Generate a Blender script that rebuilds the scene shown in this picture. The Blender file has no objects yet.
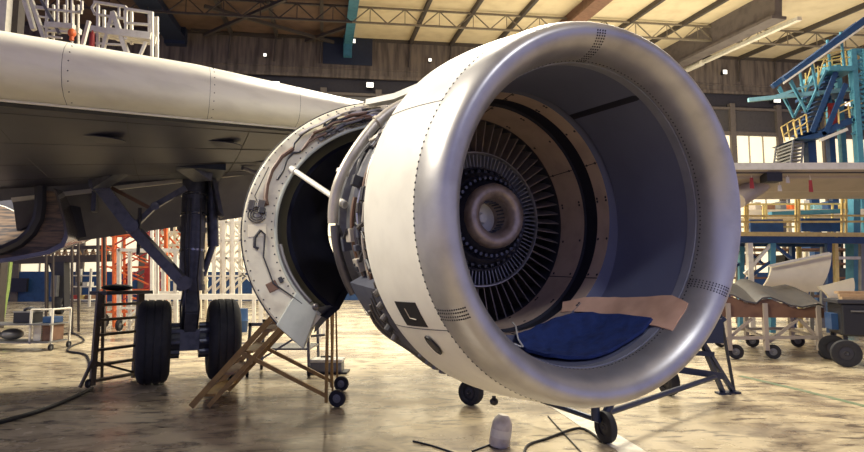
import bpy, math, random
from mathutils import Vector as V, Matrix as M
random.seed(7)
sc = bpy.context.scene
col = sc.collection
PI = math.pi
rad = math.radians
# ------------------------------------------------------------------ camera
FPX, HOR, CH = 574.0, 279.0, 1.5
pitch = math.atan((HOR - 226) / FPX)
cd = bpy.data.cameras.new('camera'); cam = bpy.data.objects.new('camera', cd); col.objects.link(cam)
cam.location = (0, 0, CH); cam.rotation_euler = (PI / 2 + pitch, 0, 0)
cd.sensor_width = 36; cd.lens = FPX / 864 * 36; cd.clip_end = 300
sc.camera = cam
CF = V((0, math.cos(pitch), math.sin(pitch))); CU = V((0, -math.sin(pitch), math.cos(pitch))); CO = V((0, 0, CH))

def ray(x, y): return CF + V((1, 0, 0)) * ((x - 432) / FPX) - CU * ((y - 226) / FPX)
def at(x, y, Y):            # the point seen at a pixel, at a chosen real distance
    d = ray(x, y); return CO + d * (Y / d.y)
def fl(x, y, z=0.0):        # the point seen at a pixel, at a chosen height
    d = ray(x, y); return CO + d * ((z - CH) / d.z)

# ------------------------------------------------------------------ materials
def mat(name, c, rough=0.5, metal=0.0, c2=None, scale=6.0, lo=0.45, hi=0.7, emit=None, es=1.0, bump=0.0, stretch=None, coat=0.0, spec=.5):
    m = bpy.data.materials.new(name); m.use_nodes = True
    nt = m.node_tree; b = nt.nodes['Principled BSDF']
    b.inputs['Base Color'].default_value = (*c, 1); b.inputs['Roughness'].default_value = rough
    b.inputs['Metallic'].default_value = metal; b.inputs['Specular IOR Level'].default_value = spec
    if coat: b.inputs['Coat Weight'].default_value = coat
    if emit:
        b.inputs['Emission Color'].default_value = (*emit, 1); b.inputs['Emission Strength'].default_value = es
    if c2 is None: c2 = tuple(k * 0.8 for k in c)
    tc = nt.nodes.new('ShaderNodeTexCoord'); n = nt.nodes.new('ShaderNodeTexNoise')
    n.inputs['Scale'].default_value = scale; n.inputs['Detail'].default_value = 5
    if stretch:
        mp = nt.nodes.new('ShaderNodeMapping'); mp.inputs['Scale'].default_value = stretch
        nt.links.new(tc.outputs['Object'], mp.inputs[0]); nt.links.new(mp.outputs[0], n.inputs['Vector'])
    else: nt.links.new(tc.outputs['Object'], n.inputs['Vector'])
    r = nt.nodes.new('ShaderNodeValToRGB')
    r.color_ramp.elements[0].position = lo; r.color_ramp.elements[0].color = (*c, 1)
    r.color_ramp.elements[1].position = hi; r.color_ramp.elements[1].color = (*c2, 1)
    nt.links.new(n.outputs['Fac'], r.inputs[0]); nt.links.new(r.outputs[0], b.inputs['Base Color'])
    if bump:
        bp = nt.nodes.new('ShaderNodeBump'); bp.inputs['Strength'].default_value = bump; bp.inputs['Distance'].default_value = .02
        nt.links.new(n.outputs['Fac'], bp.inputs['Height']); nt.links.new(bp.outputs[0], b.inputs['Normal'])
    return m

MT = dict(
    cowl=mat('cowl_paint', (.70, .68, .60), .42, 0, (.62, .60, .53), 5),
    lip=mat('bare_lip_metal', (.45, .44, .435), .40, .7, (.35, .34, .345), 5),
    liner=mat('acoustic_liner', (.115, .125, .185), .55, 0, (.105, .113, .17), 3),
    linerband=mat('liner_band', (.22, .225, .26), .5, 0, (.18, .185, .215), 6),
    tan=mat('fan_case_panel', (.52, .39, .29), .45, .1, (.42, .31, .23), 6),
    rub=mat('rub_strip', (.012, .012, .02), .6),
    vane=mat('vane_metal', (.36, .30, .26), .42, .4, (.25, .21, .19), 12),
    vanedark=mat('dark_vane_metal', (.10, .105, .125), .4, .5, (.06, .065, .08), 12),
    vanelight=mat('pale_vane_metal', (.42, .42, .44), .38, .5),
    ringbright=mat('splitter_metal', (.55, .53, .50), .3, .8),
    hub=mat('hub_metal', (.44, .35, .28), .36, .4, (.24, .19, .15), 10),
    hubdark=mat('hub_dark', (.05, .052, .07), .45, .4, (.03, .03, .045), 14),
    shaftpale=mat('shaft_disc', (.80, .80, .72), .5),
    case=mat('fan_case_metal', (.16, .16, .17), .45, .5, (.08, .08, .09), 9),
    harness=mat('black_harness', (.025, .025, .032), .5),
    pipe=mat('pale_pipe', (.55, .50, .42), .4, .4, (.42, .38, .32), 8),
    pipedark=mat('dark_pipe', (.13, .12, .12), .4, .6),
    pipebrown=mat('brown_hose', (.16, .085, .05), .5),
    bluegrey=mat('blue_grey_panel', (.075, .08, .11), .5, .2, (.05, .055, .08), 7),
    door=mat('reverser_frame_paint', (.66, .62, .48), .5, 0, (.36, .31, .23), 4, .46, .72),
    doorgreen=mat('reverser_fairing_paint', (.42, .44, .39), .5, 0, (.34, .36, .32), 7),
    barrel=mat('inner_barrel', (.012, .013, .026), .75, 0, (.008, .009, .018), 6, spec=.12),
    doorskin=mat('reverser_skin', (.55, .53, .47), .45),
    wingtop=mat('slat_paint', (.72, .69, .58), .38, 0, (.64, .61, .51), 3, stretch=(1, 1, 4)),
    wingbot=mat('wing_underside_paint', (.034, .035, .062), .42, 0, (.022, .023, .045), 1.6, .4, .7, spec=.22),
    seam=mat('seam_dark', (.03, .03, .035), .6),
    flap=mat('flap_paint', (.13, .13, .155), .5, 0, (.10, .10, .125), 3, spec=.3),
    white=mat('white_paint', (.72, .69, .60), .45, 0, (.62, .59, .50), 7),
    gear=mat('gear_paint', (.09, .095, .125), .4, .3, (.05, .055, .075), 10),
    gearlt=mat('gear_chrome', (.35, .35, .37), .25, .9),
    tyre=mat('tyre_rubber', (.012, .012, .016), .75, 0, (.02, .02, .024), 12),
    belly=mat('belly_paint', (.10, .09, .095), .22, .3, (.07, .06, .065), 2.5, coat=.4),
    bellyreflect=mat('belly_floor_reflection', (.17, .115, .08), .45, .1, (.035, .03, .035), 5, .42, .6, stretch=(.6, .6, 5)),  # tan streaks hold the floor's reflection on the belly
    mat_blue=mat('blue_quilt', (.012, .032, .14), .85, 0, (.008, .02, .09), 14, bump=.8),
    card=mat('cardboard', (.66, .40, .26), .8, 0, (.54, .32, .20), 5),
    blueframe=mat('navy_frame_paint', (.018, .026, .055), .4, .2),
    yellow=mat('yellow_brown_paint', (.42, .25, .06), .5, 0, (.26, .15, .04), 9),
    darkbrown=mat('dark_ladder_paint', (.10, .07, .035), .5, 0, (.05, .04, .03), 9),
    grey=mat('grey_metal', (.20, .20, .20), .45, .4),
    black=mat('black_plastic', (.009, .009, .012), .5),
    teal=mat('teal_paint', (.07, .25, .34), .5, 0, (.05, .19, .27), 6),
    blue=mat('blue_paint', (.014, .055, .15), .5, 0, (.01, .038, .11), 5),
    skyblue=mat('light_blue_paint', (.22, .45, .52), .5),
    railyel=mat('yellow_rail_paint', (.72, .55, .20), .5, 0, (.6, .44, .15), 8),
    orange=mat('orange_paint', (.72, .16, .035), .5, 0, (.6, .10, .03), 8),
    red=mat('red_paint', (.35, .035, .03), .5),
    cream=mat('cream_panel', (.75, .68, .50), .5, 0, (.68, .61, .44), 3),
    concrete=mat('wall_concrete', (.155, .125, .10), .8, 0, (.06, .048, .042), 1.6, .38, .68, stretch=(2.2, 1, .25)),
    walldark=mat('dark_wall', (.028, .026, .034), .8),
    pilaster=mat('pilaster_paint', (.12, .10, .085), .7),
    winpane=mat('lit_window', (.8, .75, .6), .4, 0, emit=(1.0, .86, .58), es=.88),
    winup=mat('dim_window', (.07, .065, .065), .3),
    mullion=mat('window_mullion', (.45, .40, .30), .6),
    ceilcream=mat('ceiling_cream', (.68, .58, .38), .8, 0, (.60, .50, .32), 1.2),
    ceilshade=mat('ceiling_shaded', (.15, .095, .068), .85, 0, (.11, .07, .05), 1.2),  # shade of the unlit left bay put into the board colour
    steel=mat('roof_steel', (.07, .058, .05), .6, .2),
    steelpale=mat('truss_steel', (.21, .18, .13), .6, .2),
    girder=mat('girder_paint', (.13, .11, .10), .7, 0, (.09, .075, .07), 2),
    bluegirder=mat('blue_girder_paint', (.05, .19, .27), .6, 0, (.035, .14, .21), 3),
    navygirder=mat('navy_girder_paint', (.012, .02, .045), .6),
    lamp=mat('lamp_glass', (.9, .9, .85), .4, 0, emit=(1, .96, .85), es=1.6),
    tube=mat('batten_paint', (.72, .68, .55), .5),
    brown=mat('brown_board', (.19, .10, .06), .6, 0, (.13, .065, .04), 5),
    cowlgrey=mat('grey_cowl_skin', (.10, .095, .095), .45, .2, (.075, .07, .07), 4),
    wood=mat('wood', (.36, .24, .13), .7, 0, (.26, .16, .09), 8),
    cup=mat('milky_plastic', (.62, .57, .50), .35, 0, (.45, .40, .36), 14),
    tanwing=mat('wing_tan_paint', (.42, .36, .30), .45, 0, (.36, .31, .26), 2),
    stripe=mat('floor_line_paint', (.85, .80, .66), .55, 0, (.62, .55, .42), 9),
    greenline=mat('green_line_paint', (.10, .15, .08), .55, 0, (.2, .19, .13), 7),
    green=mat('green_cloth', (.30, .42, .12), .7),
)

# floor: worn, stained, half polished concrete
def floor_mat():
    m = bpy.data.materials.new('stained_concrete'); m.use_nodes = True; nt = m.node_tree; b = nt.nodes['Principled BSDF']
    N = nt.nodes.new; L = nt.links.new
    tc = N('ShaderNodeTexCoord')
    def noise(scale, det, dist=0, st=None):
        n = N('ShaderNodeTexNoise'); n.inputs['Scale'].default_value = scale; n.inputs['Detail'].default_value = det
        n.inputs['Distortion'].default_value = dist; n.inputs['Roughness'].default_value = .62
        if st:
            mp = N('ShaderNodeMapping'); mp.inputs['Scale'].default_value = st; L(tc.outputs['Object'], mp.inputs[0]); L(mp.outputs[0], n.inputs['Vector'])
        else: L(tc.outputs['Object'], n.inputs['Vector'])
        return n.outputs['Fac']
    def ramp(f, p0, c0, p1, c1):
        r = N('ShaderNodeValToRGB'); e = r.color_ramp.elements
        e[0].position = p0; e[0].color = (*c0, 1); e[1].position = p1; e[1].color = (*c1, 1); L(f, r.inputs[0]); return r.outputs[0]
    def mix(f, a, c):
        x = N('ShaderNodeMix'); x.data_type = 'RGBA'; L(f, x.inputs[0]); L(a, x.inputs[6])
        if isinstance(c, tuple): x.inputs[7].default_value = (*c, 1)
        else: L(c, x.inputs[7])
        return x.outputs[2]
    base = ramp(noise(.7, 6), .35, (.64, .54, .36), .7, (.50, .41, .27))
    big = ramp(noise(.55, 8, .7, (1, 1.5, 1)), .47, (0, 0, 0), .60, (1, 1, 1))
    fine = ramp(noise(2.6, 9, .5, (1, 2.4, 1)), .51, (0, 0, 0), .63, (.9, .9, .9))
    c = mix(big, base, (.22, .17, .12)); c = mix(fine, c, (.095, .07, .055))
    L(c, b.inputs['Base Color'])
    rr = ramp(noise(1.3, 5), .35, (.16, .16, .16), .7, (.42, .42, .42)); L(rr, b.inputs['Roughness'])
    return m
MT['floor'] = floor_mat()

# ------------------------------------------------------------------ mesh builder
class MB:
    def __init__(s): s.v = []; s.f = []; s.sm = []
    def add(s, vs, fs, smooth=False):
        o = len(s.v); s.v += [V(p) for p in vs]; s.f += [tuple(i + o for i in f) for f in fs]; s.sm += [smooth] * len(fs); return s
    def box(s, c, d, mx=None):
        x, y, z = (k / 2 for k in d)
        vs = [V((a * x, b * y, e * z)) for a in (-1, 1) for b in (-1, 1) for e in (-1, 1)]
        if mx: vs = [mx @ p for p in vs]
        vs = [p + V(c) for p in vs]
        return s.add(vs, [(0, 1, 3, 2), (4, 6, 7, 5), (0, 4, 5, 1), (2, 3, 7, 6), (0, 2, 6, 4), (1, 5, 7, 3)])
    def bar(s, p, q, w, h=None, up=V((0, 0, 1))):
        p, q = V(p), V(q); h = h or w; d = (q - p); L = d.length
        if L < 1e-6: return s
        d.normalize(); x = d.cross(up)
        if x.length < 1e-3: x = d.cross(V((1, 0, 0)))
        x.normalize(); z = x.cross(d)
        return s.box((p + q) / 2, (w, L, h), M((x, d, z)).transposed())
    def tube(s, pts, r, n=8, caps=True):
        pts = [V(p) for p in pts]; rs = r if isinstance(r, (list, tuple)) else [r] * len(pts)
        vs = []; prev = None
        for i, p in enumerate(pts):
            d = (pts[min(i + 1, len(pts) - 1)] - pts[max(i - 1, 0)]).normalized()
            if prev is None:
                x = d.cross(V((0, 0, 1)))
                if x.length < 1e-3: x = d.cross(V((1, 0, 0)))
            else: x = prev - d * prev.dot(d)
            x.normalize(); prev = x; z = d.cross(x)
            vs += [p + (x * math.cos(2 * PI * k / n) + z * math.sin(2 * PI * k / n)) * rs[i] for k in range(n)]
        fs = [(i * n + k, i * n + (k + 1) % n, (i + 1) * n + (k + 1) % n, (i + 1) * n + k) for i in range(len(pts) - 1) for k in range(n)]
        o = len(s.v); s.add(vs, fs, True)
        if caps:
            s.f += [tuple(o + k for k in range(n))[::-1], tuple(o + (len(pts) - 1) * n + k for k in range(n))]; s.sm += [False, False]
        return s
    def rev(s, prof, t0=0, t1=360, n=96, mx=None, smooth=True, closed=False):
        """revolve (s, r) about the local y axis; angles from +x towards +z, in degrees"""
        full = abs(t1 - t0 - 360) < 1e-6; m = n if full else n + 1; vs = []
        for i in range(m):
            t = rad(t0 + (t1 - t0) * i / n)
            for (y, r) in prof: vs.append(V((r * math.cos(t), y, r * math.sin(t))))
        k = len(prof); fs = []
        for i in range(n):
            j = (i + 1) % m
            for q in range(k if closed else k - 1):
                q2 = (q + 1) % k
                fs.append((i * k + q, j * k + q, j * k + q2, i * k + q2))
        if closed and not full:
            fs += [tuple(range(k)), tuple((m - 1) * k + q for q in range(k))[::-1]]
        if mx: vs = [mx @ p for p in vs]
        return s.add(vs, fs, smooth)
    def cyl(s, p, q, r, n=20, r2=None): return s.tube([p, q], [r, r if r2 is None else r2], n)
    def ball(s, c, r, n=12, sc_=(1, 1, 1)):
        vs = []; fs = []
        for i in range(n + 1):
            a = PI * i / n
            for k in range(n): vs.append(V(c) + V((sc_[0] * r * math.sin(a) * math.cos(2 * PI * k / n), sc_[1] * r * math.sin(a) * math.sin(2 * PI * k / n), sc_[2] * r * math.cos(a))))
        for i in range(n):
            for k in range(n): fs.append((i * n + k, i * n + (k + 1) % n, (i + 1) * n + (k + 1) % n, (i + 1) * n + k))
        return s.add(vs, fs, True)
    def prism(s, poly, d):
        n = len(poly); poly = [V(p) for p in poly]; d = V(d)
        return s.add(poly + [p + d for p in poly], [tuple(range(n))[::-1], tuple(range(n, 2 * n))] + [(i, (i + 1) % n, (i + 1) % n + n, i + n) for i in range(n)])
    def grid(s, rows, smooth=True):
        k = len(rows[0]); vs = [p for r in rows for p in r]
        return s.add(vs, [(i * k + j, (i + 1) * k + j, (i + 1) * k + j + 1, i * k + j + 1) for i in range(len(rows) - 1) for j in range(k - 1)], smooth)
    def sheet(s, rows, th):
        """a thick sheet: rows of points plus an offset function/vector"""
        k = len(rows[0]); n = len(rows)
        off = th if callable(th) else (lambda p: p + V(th))
        a = [V(p) for r in rows for p in r]; b = [off(p) for p in a]; o = n * k
        q = [(i * k + j, (i + 1) * k + j, (i + 1) * k + j + 1, i * k + j + 1) for i in range(n - 1) for j in range(k - 1)]
        s.add(a + b, q + [tuple(x + o for x in f)[::-1] for f in q], True)
        base = len(s.v) - 2 * o
        ed = [i * k for i in range(n)] + [(n - 1) * k + j for j in range(1, k)] + [i * k + k - 1 for i in range(n - 2, -1, -1)] + [j for j in range(k - 2, 0, -1)]
        for i in range(len(ed)):
            x, y = ed[i], ed[(i + 1) % len(ed)]
            s.f.append((base + y, base + x, base + x + o, base + y + o)); s.sm.append(False)
        return s
    def T(s, mx): s.v = [mx @ p for p in s.v]; return s

ORG = {}
def meshobj(name, mb, m, org, bevel=0.0):
    me = bpy.data.meshes.new(name); me.from_pydata([p - org for p in mb.v], [], mb.f); me.materials.append(MT[m] if isinstance(m, str) else m)
    me.polygons.foreach_set('use_smooth', mb.sm); me.update()
    import bmesh
    bm = bmesh.new(); bm.from_mesh(me); bmesh.ops.recalc_face_normals(bm, faces=bm.faces); bm.to_mesh(me); bm.free()
    if any(mb.sm): me.set_sharp_from_angle(angle=rad(38))
    o = bpy.data.objects.new(name, me); col.objects.link(o)
    if bevel:
        b = o.modifiers.new('bevel', 'BEVEL'); b.width = bevel; b.segments = 2; b.limit_method = 'ANGLE'
    return o
def tag(o, label, cat, group=None):
    o['label'] = label; o['category'] = cat
    if group: o['group'] = group
    return o
def thing(name, label, cat, loc, group=None):
    o = bpy.data.objects.new(name, None); o.empty_display_size = .1; col.objects.link(o); o.location = V(loc); ORG[o.name] = V(loc)
    return tag(o, label, cat, group)
SPLIT = {'panel_seam', 'panel_bolt', 'clamp', 'leg', 'post', 'rail', 'brace', 'stringer', 'boom', 'strut', 'column', 'guard_rail', 'panel', 'side_cover', 'top_frame', 'base_tube', 'support', 'outrigger', 'push_handle', 'slat', 'lower_boom', 'upper_beam', 'air_duct_'}
def islands(mb):
    par = list(range(len(mb.v)))
    def fnd(i):
        while par[i] != i: par[i] = par[par[i]]; i = par[i]
        return i
    for f in mb.f:
        for i in f[1:]: par[fnd(i)] = fnd(f[0])
    g = {}
    for f, s_ in zip(mb.f, mb.sm): g.setdefault(fnd(f[0]), []).append((f, s_))
    out = []
    for fs in g.values():
        ids = sorted({i for f, _ in fs for i in f}); mp = {i: k for k, i in enumerate(ids)}; m2 = MB()
        m2.v = [mb.v[i] for i in ids]; m2.f = [tuple(mp[i] for i in f) for f, _ in fs]; m2.sm = [s_ for _, s_ in fs]; out.append(m2)
    return out
def part(name, mb, m, parent, label=None, bevel=0.0):
    if name in SPLIT:
        isl = islands(mb)
        if len(isl) > 1: return [part1(name, i, m, parent, label, bevel) for i in isl][0]
    return part1(name, mb, m, parent, label, bevel)
def part1(name, mb, m, parent, label=None, bevel=0.0):
    org = ORG[parent.name]; o = meshobj(name, mb, m, org, bevel); o.parent = parent; ORG[o.name] = org
    if label: o['label'] = label
    return o
def solo(name, mb, m, label, cat, loc, group=None, bevel=0.0):
    o = meshobj(name, mb, m, V(loc), bevel); o.location = V(loc); return tag(o, label, cat, group)
def struct(name, mb, m, bevel=0.0):
    o = meshobj(name, mb, m, V((0, 0, 0)), bevel); o['kind'] = 'structure'; return o
def copytree(o, parent=None):
    c = o.copy(); col.objects.link(c)
    if parent: c.parent = parent
    for ch in list(o.children): copytree(ch, c)
    return c

# ================================================================== SETTING
WM = .12; WY = 42.0
wd = V((1, WM, 0)).normalized(); wn = V((wd.y, -wd.x, 0))     # along the back wall, and out of it towards us
def wp(x, y, off=0.0):                                          # the point of the back wall seen at a pixel
    d = ray(x, y); w0 = V((0, WY, 0)) + wn * off
    return CO + d * ((w0 - CO).dot(wn) / d.dot(wn))
def wpt(X, z, off=0.0): return V((0, WY, 0)) + wd * X + V((0, 0, z)) + wn * off
def wbox(mb, X0, X1, z0, z1, d, off=0.0):
    return mb.box(wpt((X0 + X1) / 2, (z0 + z1) / 2, off + d / 2), (X1 - X0, d, z1 - z0), M((wd, -wn, V((0, 0, 1)))).transposed())
zt = lambda x, y: wp(x, y).z
Z_TOP, Z_BAND, Z_HEAD, Z_UP, Z_SILL = 19.3, 16.3, 15.4, 13.0, 2.0

struct('floor', MB().box((0, 18, -.1), (100, 72, .2)), 'floor')
struct('wall_back', wbox(MB(), -48, 48, 0, Z_TOP + .6, .3, -.35), 'walldark')
struct('trim_1', wbox(MB(), -48, 48, Z_BAND, Z_TOP + .4, .25, 0), 'concrete')
struct('trim_2', wbox(wbox(MB(), -48, 48, Z_BAND - .12, Z_BAND + .12, .12, .25), -48, 48, Z_BAND + .55, Z_BAND + .65, .08, .25), 'concrete')
k = 0
pil = MB(); Xs = [x for x in range(-44, 46, 4)]
for X in Xs:
    wbox(pil, X - .22, X + .22, 0, Z_HEAD, .35, 0)
wbox(pil, -48, 48, Z_UP - .15, Z_UP + .15, .3, 0); wbox(pil, -48, 48, Z_HEAD - .5, Z_HEAD - .3, .3, 0)
struct('trim_3', pil, 'pilaster')
for i in range(len(Xs) - 1):
    k += 1
    X0, X1 = Xs[i] + .22, Xs[i + 1] - .22
    ztop = Z_UP - .15 if X0 > -17 else 4.6
    w = struct('window_%d' % k, wbox(MB(), X0, X1, Z_SILL, ztop, .08, .02), 'winpane')
    mb = MB()
    for q in (1, 2): wbox(mb, X0 + (X1 - X0) * q / 3 - .05, X0 + (X1 - X0) * q / 3 + .05, Z_SILL, ztop, .06, .1)
    for z in ((4.5, 7.2, 10) if X0 > -17 else (3.3, 4.6)): wbox(mb, X0, X1, z - .04, z + .04, .05, .1)
    fr = meshobj('window_frame', mb, 'mullion', V((0, 0, 0))); fr.parent = w
    mb = wbox(MB(), X0, X1, Z_UP + .15, Z_HEAD - .5, .08, .02)
    u_ = meshobj('upper_pane', mb, 'winup', V((0, 0, 0))); u_.parent = w
struct('trim_4', wbox(MB(), -48, 48, 0, Z_SILL, .2, .05), 'blue')

# roof: boards falling towards us from the back wall, rafters, a lattice truss, girders
rd = V((-.19, 1, .077))
def roofpt(X, k_): return wpt(X, Z_TOP) - rd * k_                    # k_ metres forward of the wall
def roofboard(name, X0, X1, K, m): return struct(name, MB().sheet([[roofpt(X0, -.5), roofpt(X1, -.5)], [roofpt(X0, K), roofpt(X1, K)]], (0, 0, .2)), m)
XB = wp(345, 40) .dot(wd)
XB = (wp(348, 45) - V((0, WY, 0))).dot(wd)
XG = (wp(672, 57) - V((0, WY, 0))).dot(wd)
XN = (wp(178, 45) - V((0, WY, 0))).dot(wd)
XR = (wp(537, 35) - V((0, WY, 0))).dot(wd)
roofboard('ceiling_left', -48, XB, 54, 'ceilshade'); roofboard('ceiling_right', XB, 48, 54, 'ceilcream')
raf = MB()
for px in (232, 277, 322, 410, 450, 492, 585, 630, 735, 770, 815, 850, 900):
    X = (wp(px, 38) - V((0, WY, 0))).dot(wd); raf.bar(roofpt(X, 0) + V((0, 0, -.16)), roofpt(X, 11.5) + V((0, 0, -.16)), .22, .3)
    raf.bar(roofpt(X, 0) + V((0, 0, -.3)) + wn * .5, wpt(X - .1, Z_TOP - 2.1, .35), .09)
raf.bar(wpt(-48, Z_TOP - .12, .2), wpt(48, Z_TOP - .12, .2), .25, .3)
struct('trim_5', raf, 'steel')
def truss(name, k_, X0, X1, m, hgt=1.25, step=2.2, w=.16):
    mb = MB(); zb = roofpt(0, k_).z - hgt; up = V((0, 0, hgt - .25))
    p = lambda X: V((roofpt(X, k_).x, roofpt(X, k_).y, zb))
    mb.bar(p(X0), p(X1), w, w); mb.bar(p(X0) + up, p(X1) + up, w, w)
    n = int((X1 - X0) / step)
    for i in range(n):
        a_, b_, c_ = p(X0 + i * step), p(X0 + (i + .5) * step), p(X0 + (i + 1) * step)
        mb.bar(a_, b_ + up, w * .55); mb.bar(b_ + up, c_, w * .55); mb.bar(b_, b_ + up, w * .4)
    struct(name, mb, m)
truss('trim_6', 6.6, XB, 46, 'steelpale', w=.11); truss('trim_7', 6.6, -46, XB, 'steel', w=.12)
mb = MB()                                                             # crossed bracing under the shaded left bay
mb.bar(roofpt(XN + 2, 1) + V((0, 0, -.6)), roofpt(XB - 4, 8) + V((0, 0, -.6)), .2)
mb.bar(wpt(XN + 1, Z_TOP - .1, .5), roofpt(XN + 10, 0) + V((0, 0, -.4)), .2); mb.bar(roofpt(XN + 3, 6) + V((0, 0, -.5)), roofpt(XN + 11, .5) + V((0, 0, -.5)), .2)
mb.bar(roofpt(XB, 4) + V((0, 0, -.5)), roofpt(XN + 9, .5) + V((0, 0, -.5)), .2)
struct('trim_9', mb, 'steel')
def girder(name, X, w, drop, m, k0=-.2, low=0):
    a_, b_ = roofpt(X, k0), roofpt(X, 12); mb = MB()
    mb.bar(a_ + V((0, 0, -drop / 2)), b_ + V((0, 0, -drop / 2)), w * .5, drop); mb.bar(a_ + V((0, 0, -drop)), b_ + V((0, 0, -drop)), w, .18)
    if low: wbox(mb, X - w / 2, X + w / 2, Z_TOP - low, Z_TOP, .6, .2)
    struct(name, mb, m)
girder('trim_10', XB, .6, .6, 'bluegirder', low=1.6); girder('trim_11', XN, 1.4, .9, 'navygirder', low=1.3)
girder('trim_12', XG - 1.2, 1.0, 1.7, 'girder'); girder('trim_13', XR - .3, 1.0, .8, 'brown')
girder('trim_14', 35, 1.2, 1.6, 'girder')
struct('trim_15', wbox(MB(), XB - 1.8, XB + 1.8, Z_BAND + .9, Z_TOP - .1, .1, .26), 'navygirder')
tb = MB(); tb.cyl(roofpt(XG + .1, .2) + V((0, 0, -1.7)), roofpt(XG + .1, 3.4) + V((0, 0, -1.7)), .22); solo('strip_light', tb, 'tube', 'short pale tube light under the grey roof girder, at the wall end', 'light', roofpt(XG, .4))
tb = MB().bar(roofpt(XG + .1, 3.6) + V((0, 0, -1.7)), roofpt(XG + .1, 12) + V((0, 0, -1.7)), .3, .22); solo('cable_tray', tb, 'tube', 'long pale tray along the underside of the grey roof girder', 'cable tray', roofpt(XG, 4))
# small flood lights on the back wall
FL = [(276, 84, 'white floodlight on the dark strip of the back wall above the wing', 7, 5), (370, 85, 'white floodlight on the dark wall strip near the top of the opened reverser ring', 7, 5),
      (777, 100, 'white floodlight on the back wall right of the engine, under the blue boom', 7, 5), (848, 104, 'white floodlight beside the red part of the blue dock stairs', 7, 4),
      (265, 55, 'tiny round lamp on the concrete band, above the wing', 3, 3), (430, 60, 'tiny round lamp on the concrete band, left of the intake top', 3, 3), (725, 72, 'tiny round lamp on the concrete band, right of the intake', 4, 4),
      (162, 31, 'bright lamp on the end of the navy girder above the wing', 7, 5), (353, 41, 'small lamp on the blue roof girder', 5, 4)]
for (x, y, lb, w, h) in FL:
    c = wp(x, y, .62); s_ = c.y / FPX
    t = thing('floodlight' if w > 4 else 'wall_lamp', lb, 'light', c + V((0, 0, -h * s_ / 2)), 'lamps on the back wall')
    R_ = M((wd, -wn, V((0, 0, 1)))).transposed()
    part('lamp_housing', MB().box(c - wn * .25, (w * s_ * .9, .5, h * s_ * .9), R_), 'black', t, bevel=.03)
    part('lamp_glass', MB().box(c + wn * .02, (w * s_, .06, h * s_), R_), 'lamp', t)

# floor lines
def strip(name, pts, w, m):
    mb = MB(); rows = []
    for i, p in enumerate(pts):
        d = (pts[min(i + 1, len(pts) - 1)] - pts[max(i - 1, 0)]).normalized(); n_ = V((-d.y, d.x, 0)) * w / 2
        rows.append([p - n_, p + n_])
    return struct(name, mb.sheet(rows, (0, 0, .004)), m)
strip('trim_16', [fl(520, 385), fl(566, 410), fl(628, 449), fl(650, 465)], .24, 'stripe')
strip('trim_17', [fl(740, 376), fl(800, 390), fl(880, 410)], .10, 'greenline')

# ================================================================== AIRLINER
EC = V((.982, 3.08, 1.859)); PHI, INC = rad(24.8), rad(3.0)
ea = V((-math.sin(PHI) * math.cos(INC), math.cos(PHI) * math.cos(INC), math.sin(INC)))
eh = V((math.cos(PHI), math.sin(PHI), 0)); eu = eh.cross(ea)
ME = M((eh, ea, eu)).transposed().to_4x4(); ME.translation = EC       # engine frame: x right, y aft, z up
def E(r, th, s): return ME @ V((r * math.cos(rad(th)), s, r * math.sin(rad(th))))
P2, I2 = rad(24.81), rad(-.45)                                         # the fan and core sit on an axis of their own, the intake droops from it
ca = V((-math.sin(P2) * math.cos(I2), math.cos(P2) * math.cos(I2), math.sin(I2))); chh = V((math.cos(P2), math.sin(P2), 0)); cu_ = chh.cross(ca)
MC = M((chh, ca, cu_)).transposed().to_4x4(); MC.translation = EC + ea * .945 - eh * .012 + eu * .055 - ca * .945
def EK(r, th, s): return MC @ V((r * math.cos(rad(th)), s, r * math.sin(rad(th))))
def cnrm(th, sign=1): return (chh * math.cos(rad(th)) + cu_ * math.sin(rad(th))) * sign
GX = V((-3.593, 8.61, 0))
air = thing('airliner', 'pale airliner with an opened jet engine, wing and landing gear, filling the foreground', 'airplane', GX)
AORG = GX

# ---- intake cowl
BS, BR, RS, RR, TS, TR, LR = .223, 1.08, .807, 1.148, .203, .873, .994
outp = [(BS + (RS - BS) * q, BR + (RR - BR) * (1 - (1 - q) ** 1.6)) for q in [i / 8 for i in range(9)]]
cowl = part('intake_cowl', MB().rev(outp + [(RS, RR - .03), (RS - .02, 1.02), (.70, .93)], n=128).T(ME), 'cowl', air)
q9 = [rad(9 * i) for i in range(11)]
lipp = [(TS * (1 - math.cos(t)), LR - (LR - TR) * math.sin(t)) for t in reversed(q9)] + [(BS * (1 - math.cos(t)), LR + (BR - LR) * math.sin(t)) for t in q9[1:]]
lip = part('intake_lip', MB().rev(lipp, n=128).T(ME), 'lip', cowl, 'bare metal rounded lip')
part('intake_liner', MB().rev([(TS, TR), (TS + .012, TR + .004), (TS + .013, TR - .004), (.285, .876)], n=128).T(ME), 'linerband', cowl)
part('acoustic_liner', MB().rev([(.285, .876), (.286, .880), (.945, .893)], n=128).T(ME), 'liner', cowl, 'dark blue grey inner barrel')
def dots(mb, pts, nrm, r=.006, h=.003):
    for p, n_ in zip(pts, nrm):
        x = n_.orthogonal().normalized(); y = n_.cross(x)
        mb.add([p + n_ * h + (x * math.cos(k * PI / 3) + y * math.sin(k * PI / 3)) * r for k in range(6)] + [p + (x * math.cos(k * PI / 3) + y * math.sin(k * PI / 3)) * r * 1.2 for k in range(6)],
               [tuple(range(6))] + [(k, k + 6, (k + 1) % 6 + 6, (k + 1) % 6) for k in range(6)])
def enrm(th, sign=1): return (eh * math.cos(rad(th)) + eu * math.sin(rad(th))) * sign
mb = MB(); ths = [i * 360 / 190 for i in range(190)]
dots(mb, [E(BR + .0005, t, BS - .004) for t in ths], [enrm(t) for t in ths], .0055)
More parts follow.
